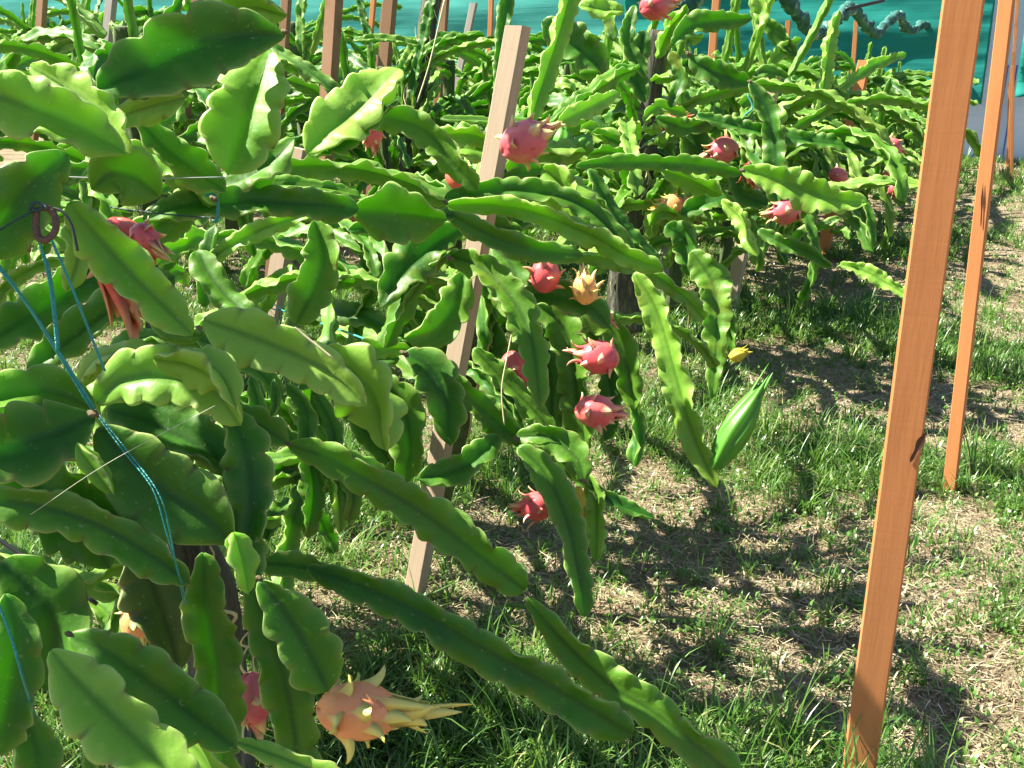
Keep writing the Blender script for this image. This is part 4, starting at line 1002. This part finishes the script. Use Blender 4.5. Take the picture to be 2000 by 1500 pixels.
q = P(1245, 350, 4.55); filler(P2, q, 40, (.45, 1.35), .12, 22, 1.0)
filler(P2, P(1450, 330, 4.3), 16, (.6, 1.1), .3, 26, .9)
q = P(260, 900, 1.75); filler(P0, q, 16, (.25, .62), .15, 23, .8, (60, 200))
for k in range(9):
    r = random.Random(k); link('stem', LIBU[k % 4], P2, Matrix.Translation(Vector(P(1180 + 45 * k, 150, 4.4 + .2 * (k % 3))) - P2.location) @ Matrix.Rotation(r.uniform(-.5, .5), 4, 'X') @ Matrix.Rotation(r.uniform(-.5, .5), 4, 'Y'))
filler(P0, P(650, 790, 2.25), 14, (.38, .62), .2, 31, .65, (110, 300))
filler(P0, P(520, 900, 2.0), 10, (.3, .5), .12, 32, .6, (110, 300))
filler(P1, P(780, 640, 2.9), 14, (.4, .8), .2, 33, .8)
q = P(250, 330, 2.2); filler(P0, q, 10, (.75, 1.1), .12, 24, .7, (60, 200))
filler(P0, (-1.62, 1.05), 22, (1.42, 1.75), .45, 25, .95, (90, 330))  # unseen stems added above the view to shade the near left plant
def rowp(ri, yy):
    c = [p for r_, p in RP if r_ == ri]; return min(c, key=lambda p: abs(p.location.y - yy))
for (ri, x, y, dia, d, ax, kd, lb) in [
    (0, 1610, 248, 26, 6.2, (-1, -.2), 'pink', 'small pink fruit catching the sun on top of the row'),
    (0, 1742, 286, 34, 6.0, (1, .5), 'rose', 'dark pink fruit at the right end of the row before the post'),
    (0, 1637, 344, 32, 5.6, (.5, .3), 'rose', 'pink fruit above the gap where the thin orange stake stands'),
    (0, 1745, 370, 20, 6.6, (0, 1), 'pink', 'tiny bright pink fruit low beside the tall post'),
    (0, 1732, 345, 18, 6.8, (0, -1), 'red', 'tiny red fruit above the low pink one'),
    (2, 910, 98, 24, 7.6, (0, -1), 'red', 'small red fruit at the foot of the leaning grey stake'),
    (1, 925, 318, 20, 3.9, (0, -1), 'red', 'small orange red fruit tip left of the tan stake')]:
    fs(rowp(ri, P(x, y, d)[1]), x, y, dia, d, ax, kd, lb, int(x))
# leaning bark trunk of a plant before the cyan net
PT = plant_thing(*P(815, 230, 6.0)[:2], 'dragon fruit plant climbing a leaning dark bark trunk before the cyan net')
trunk(PT, [P(800, 420, 6.3), P(805, 230, 6.1), P(825, 120, 6.0), P(850, -40, 5.9)], [.06, .055, .055, .05], 20, 11)
hstem(PT, [(800, 230), (812, 140), (835, 40), (850, -30)], [20, 26, 26, 20], 5.8, 5.7, roll=40)
hstem(PT, [(590, 105), (588, 60), (590, 10), (600, -30)], [20, 26, 24, 20], 5.0, 5.0, roll=20)
hstem(PT, [(608, 108), (625, 50), (645, -20)], [14, 20, 16], 5.0, 5.0, roll=180, mat='stem_young')
hstem(PT, [(728, 100), (715, 50), (700, -10)], [18, 22, 14], 5.8, 5.8, roll=30)
hstem(PT, [(690, 78), (755, 75), (820, 88)], [14, 22, 16], 5.0, 5.0, roll=20)

# ================================================================ BUNDLED NET over the row
def bundled(name, pix, X, rad, label):
    pts = [XPL(x, y, X) for x, y in pix]
    c = catmull(pts, 220); s = np.concatenate([[0], np.cumsum(np.linalg.norm(np.diff(c, axis=0), axis=1))])
    r = rad * np.array([1 + .5 * mnoise.noise(Vector((q * 5, 3, 1))) + .35 * mnoise.noise(Vector((q * 15, 7, 1))) for q in s])
    V, F = tube_np(c, r, 14)
    for i in range(len(V)):
        k = i // 14; dv = V[i] - c[k]
        V[i] = c[k] + dv * (1 + .6 * mnoise.noise(Vector(V[i] * 16)) + .4 * mnoise.noise(Vector(V[i] * 45)))
    m = NT('net_bundle'); g = m.n('ShaderNodeNewGeometry').outputs['Position']
    nn = m.noise(9, 4, g, .6)
    m.l(m.ramp(nn, [(0.42, (0.008, 0.07, 0.055)), (0.56, (0.025, 0.14, 0.12)), (0.68, (0.30, 0.36, 0.33))]), m.b.inputs['Base Color'])
    m.b.inputs['Roughness'].default_value = .8; m.bump(m.noise(90, 4, g), .8, .01)
    o = link(name, mesh_np(name, V, F, m.m)); tag(o, label, 'net'); return o
bundled('bundled_net', [(1500, -60), (1545, 10), (1585, 62), (1618, 60), (1640, 30), (1665, 18), (1690, 48), (1712, 66), (1735, 42), (1755, 30), (1768, 52), (1785, 60), (1802, 48), (1822, 56), (1845, 62)], -1.38, .04, 'rolled up green and white net sagging along the top of the row')
# short unseen roll added over the row to cast the tall post's shadow band
c = [(-1.40, y, 1.86 + .03 * math.sin(y * 2.2)) for y in np.arange(.75, 1.85, .12)]
V, F = tube_np(catmull(c, 150), .026 * (1 + .4 * np.abs(np.sin(np.arange(150) * .9))), 10)
o = link('bundled_net', mesh_np('bundled_net', V, F, bpy.data.materials['net_bundle'])); tag(o, 'unseen short green net roll added above the view to shade the tall post', 'net')
bpx = P(1335, 10, 4.35)
V, F = tube_np(catmull([P(1308, 28, 4.35), P(1335, 8, 4.35), P(1362, -25, 4.4)], 40), .05 * (1 + .3 * np.abs(np.sin(np.arange(40) * .8))), 12)
for i in range(len(V)): V[i] += .012 * np.array(mnoise.noise_vector(Vector(V[i] * 20)))
o = link('bundled_net', mesh_np('bundled_net', V, F, bpy.data.materials['net_bundle'])); tag(o, 'crumpled teal net knot on top of the woody trunk', 'net')
tube('iron_rod', [P(1652, 18, 6.5), P(1726, 1, 6.6)], .012, M['hose']); tag(bpy.data.objects['iron_rod'], 'short dark rod sticking up from the rolled net', 'rod')

# ================================================================ TWINE, WIRES, HOOK
def rope(name, px, d, rad, mat, label, cat='twine', sag=0, group=None):
    dd = d if hasattr(d, '__len__') else [d] * len(px)
    o = tube(name, [P(x, y, q) for (x, y), q in zip(px, dd)], rad, M[mat], None, 6, sag=sag); tag(o, label, cat, group); return o
rope('twine', [(-20, 495), (60, 605), (180, 800)], [1.1, 1.12, 1.16], .0017, 'twine', 'teal twine running from the left edge down to the tied joint')
rope('twine', [(-20, 502), (66, 612), (186, 798)], [1.1, 1.12, 1.16], .0014, 'twine', 'second teal strand twisted beside the one to the tied joint')
rope('twine', [(68, 405), (78, 470), (98, 560), (112, 690)], 1.1, .0014, 'twine', 'teal twine hanging from the hook, left strand')
rope('twine', [(76, 470), (100, 545), (116, 680)], 1.11, .0013, 'twine', 'teal twine hanging from the hook, middle strand')
rope('twine', [(98, 462), (140, 560), (205, 725)], [1.1, 1.1, 1.12], .0016, 'twine', 'teal twine hanging from the hook down to the broad stem')
rope('twine', [(92, 405), (120, 412), (140, 440), (152, 490)], 1.1, .0015, 'hose', 'black cord curling right from the hook')
rope('twine', [(-20, 462), (40, 425), (92, 402)], [1.08, 1.09, 1.1], .0013, 'twine_dark', 'dark cord pulled tight from the left edge to the hook')
for k in range(5):
    V = []
rope('twine', [(58, 412), (62, 398), (74, 396), (82, 404), (72, 412), (62, 404), (70, 396), (84, 400), (92, 408)], 1.09, .0017, 'twine_dark', 'twine wound round the top of the hook')
rope('hook', [(72, 405), (70, 440), (76, 464), (92, 468), (108, 450), (108, 425), (96, 408), (80, 404)], 1.1, .0042, 'hook', 'rusty wound hook ring hanging at the left', 'hook')
rope('twine', [(518, 588), (540, 597), (556, 608), (600, 622), (680, 650), (790, 692)], [4.6, 4.6, 4.4, 3.6, 2.9, 2.25], .003, 'twine', 'teal twine stretched from the short stake to the middle plant')
rope('twine', [(516, 598), (545, 606), (558, 596)], 4.75, .003, 'twine', 'teal twine knotted round the short stake')
rope('twine', [(402, 382), (418, 380), (426, 400), (424, 430), (416, 432)], 1.56, .0024, 'twine', 'short teal tie looped round the level stem')
rope('wire', [(110, 345), (260, 349), (440, 346)], 1.48, .0010, 'wire', 'thin grey wire drawn level behind the rounded stem', 'wire')
rope('wire', [(215, 405), (320, 418), (420, 426)], 1.5, .0012, 'twine_dark', 'dark wire level above the pink fruit', 'wire')
rope('thread', [(60, 1005), (210, 905), (420, 792)], 1.08, .00028, 'thread', 'fine pale thread slanting over the dark stems', 'thread')
rope('hose', [(-40, 1030), (60, 1095), (190, 1180)], [1.5, 1.5, 1.5], .0032, 'hose', 'black drip hose crossing the grass at lower left', 'hose')
rope('twine', [(186, 806), (240, 880), (298, 955), (325, 1040), (352, 1130), (365, 1180)], [1.17, 1.17, 1.16, 1.17, 1.2, 1.3], .0009, 'twine', 'teal twine over the broad dark stem')
rope('twine', [(190, 806), (248, 880), (308, 960), (330, 1030), (345, 1110), (360, 1180)], [1.17, 1.17, 1.16, 1.17, 1.2, 1.3], .0009, 'twine', 'thinner teal strand beside the twine over the broad dark stem')
rope('twine', [(-60, 1060), (-10, 1165), (20, 1240), (48, 1335), (70, 1400)], [1.05, 1.05, 1.05, 1.06, 1.2], .0015, 'twine', 'teal twine across the dark stem at lower left')
rope('wire', [(1250, 232), (1300, 240), (1340, 243)], 4.2, .006, 'hose', 'black wire tied to the woody trunk', 'wire')
rope('wire', [(1250, 290), (1290, 262), (1330, 242), (1350, 245)], 4.2, .0028, 'wire', 'pale wire looping beside the dark red fruit', 'wire')
rope('twine', [(1460, 185), (1470, 210), (1455, 225), (1450, 236)], 4.0, .004, 'twine', 'teal tie hanging from the joint right of the trunk')
rope('twine', [(868, 0), (840, 120), (815, 200)], 5.6, .004, 'tendril', 'yellow cord stretched along the leaning bark trunk', 'cord')
rope('twine', [(870, 728), (895, 732), (918, 726)], 2.68, .003, 'hose', 'dark tie round the tan stake', 'tie')
M['joint'] = simple('joint_woody', (0.11, 0.085, 0.04), 0.9, 90)
for pl, jx, jy, jd, jw in [(P0, 182, 808, 1.16, 26), (P0, 790, 690, 2.02, 18), (P0, 418, 388, 1.5, 18), (P0, 562, 867, 1.42, 16), (P0, 505, 1130, 1.22, 18), (P0, 388, 640, 1.18, 16), (P0, 135, 1238, 1.1, 18), (P0, 556, 62, 1.38, 16),
                            (P1, 1010, 858, 2.1, 18), (P1, 880, 505, 2.0, 16), (P1, 870, 395, 1.95, 14), (P1, 1140, 940, 2.12, 14), (P1, 1028, 1160, 1.5, 12), (P2, 1450, 333, 3.2, 12), (P2, 1465, 160, 3.6, 12), (P2, 1345, 105, 3.8, 14)]:
    r_ = jw * jd / FPX / 2; a_ = P(jx - jw * .45, jy - jw * .2, jd); b_ = P(jx, jy, jd); c_ = P(jx + jw * .45, jy + jw * .3, jd)
    V, F = tube_np(catmull([a_, b_, c_], 9), r_ * np.array([.35, .6, .9, 1.1, 1, 1.15, .9, .6, .3]) * .55, 9)
    for i in range(len(V)): V[i] += .25 * r_ * np.array(mnoise.noise_vector(Vector(V[i] * 150)))
    link('joint', mesh_np('joint', V, F, M['joint']), pl, Matrix.Translation(-pl.location))
# thin dry tendrils over stems
for px, d in (([(1002, 640), (992, 690), (980, 760), (985, 830)], 2.2), ([(575, 640), (600, 660), (650, 700)], 1.3)):
    o = tube('tendril', [P(x, y, d) for x, y in px], .0016, M['tendril'], P1)

# individual long grass leaves seen in the photograph
def leaf(px0, px1, w, d, hump, label):
    a, b = P(*px0, d), P(*px1, d); a[2] = max(a[2], 0.0)
    pts = catmull([a, (a + b) / 2 + np.array([0, 0, hump]), b], 16)
    V = []
    for i, p in enumerate(pts):
        t = i / 15; ww = w * (math.sin(math.pi * (0.12 + .88 * t)) ** .6 if t < .99 else 0) / 2 + .0003
        V += [p - RT * ww * .5 - UP * ww * .8, p - np.array([0, 0, .15 * ww]), p + RT * ww * .5 + UP * ww * .8]
    F = [(3 * i + q, 3 * i + q + 1, 3 * i + q + 4, 3 * i + q + 3) for i in range(15) for q in (0, 1)]
    o = link('grass_leaf', mesh_np('grass_leaf', V, [F], M['grass'], {'tint': [.62] * 48}))
    sd = o.modifiers.new('thickness', 'SOLIDIFY'); sd.thickness = .0006
    tag(o, label, 'grass leaf', 'long single grass leaves')
def gleaf(px0, px1, w, hump, label): leaf(px0, px1, w, depth(G(*px0)), hump, label)
gleaf((640, 1300), (905, 1130), .014, .02, 'long bright grass leaf slanting up left of the bare soil')
gleaf((700, 1330), (830, 1190), .009, .02, 'narrow grass leaf under the middle long stem')
gleaf((905, 1230), (1080, 1205), .012, .05, 'arched grey green grass leaf behind the longest stem')
gleaf((1480, 1270), (1550, 1165), .010, .02, 'upright forked grass leaf in the shaded ground')
gleaf((1470, 1300), (1590, 1235), .009, .05, 'arched pale grass leaf beside the forked one')
gleaf((580, 1030), (700, 960), .014, .02, 'bright grass leaf crossing below the small hanging stems')
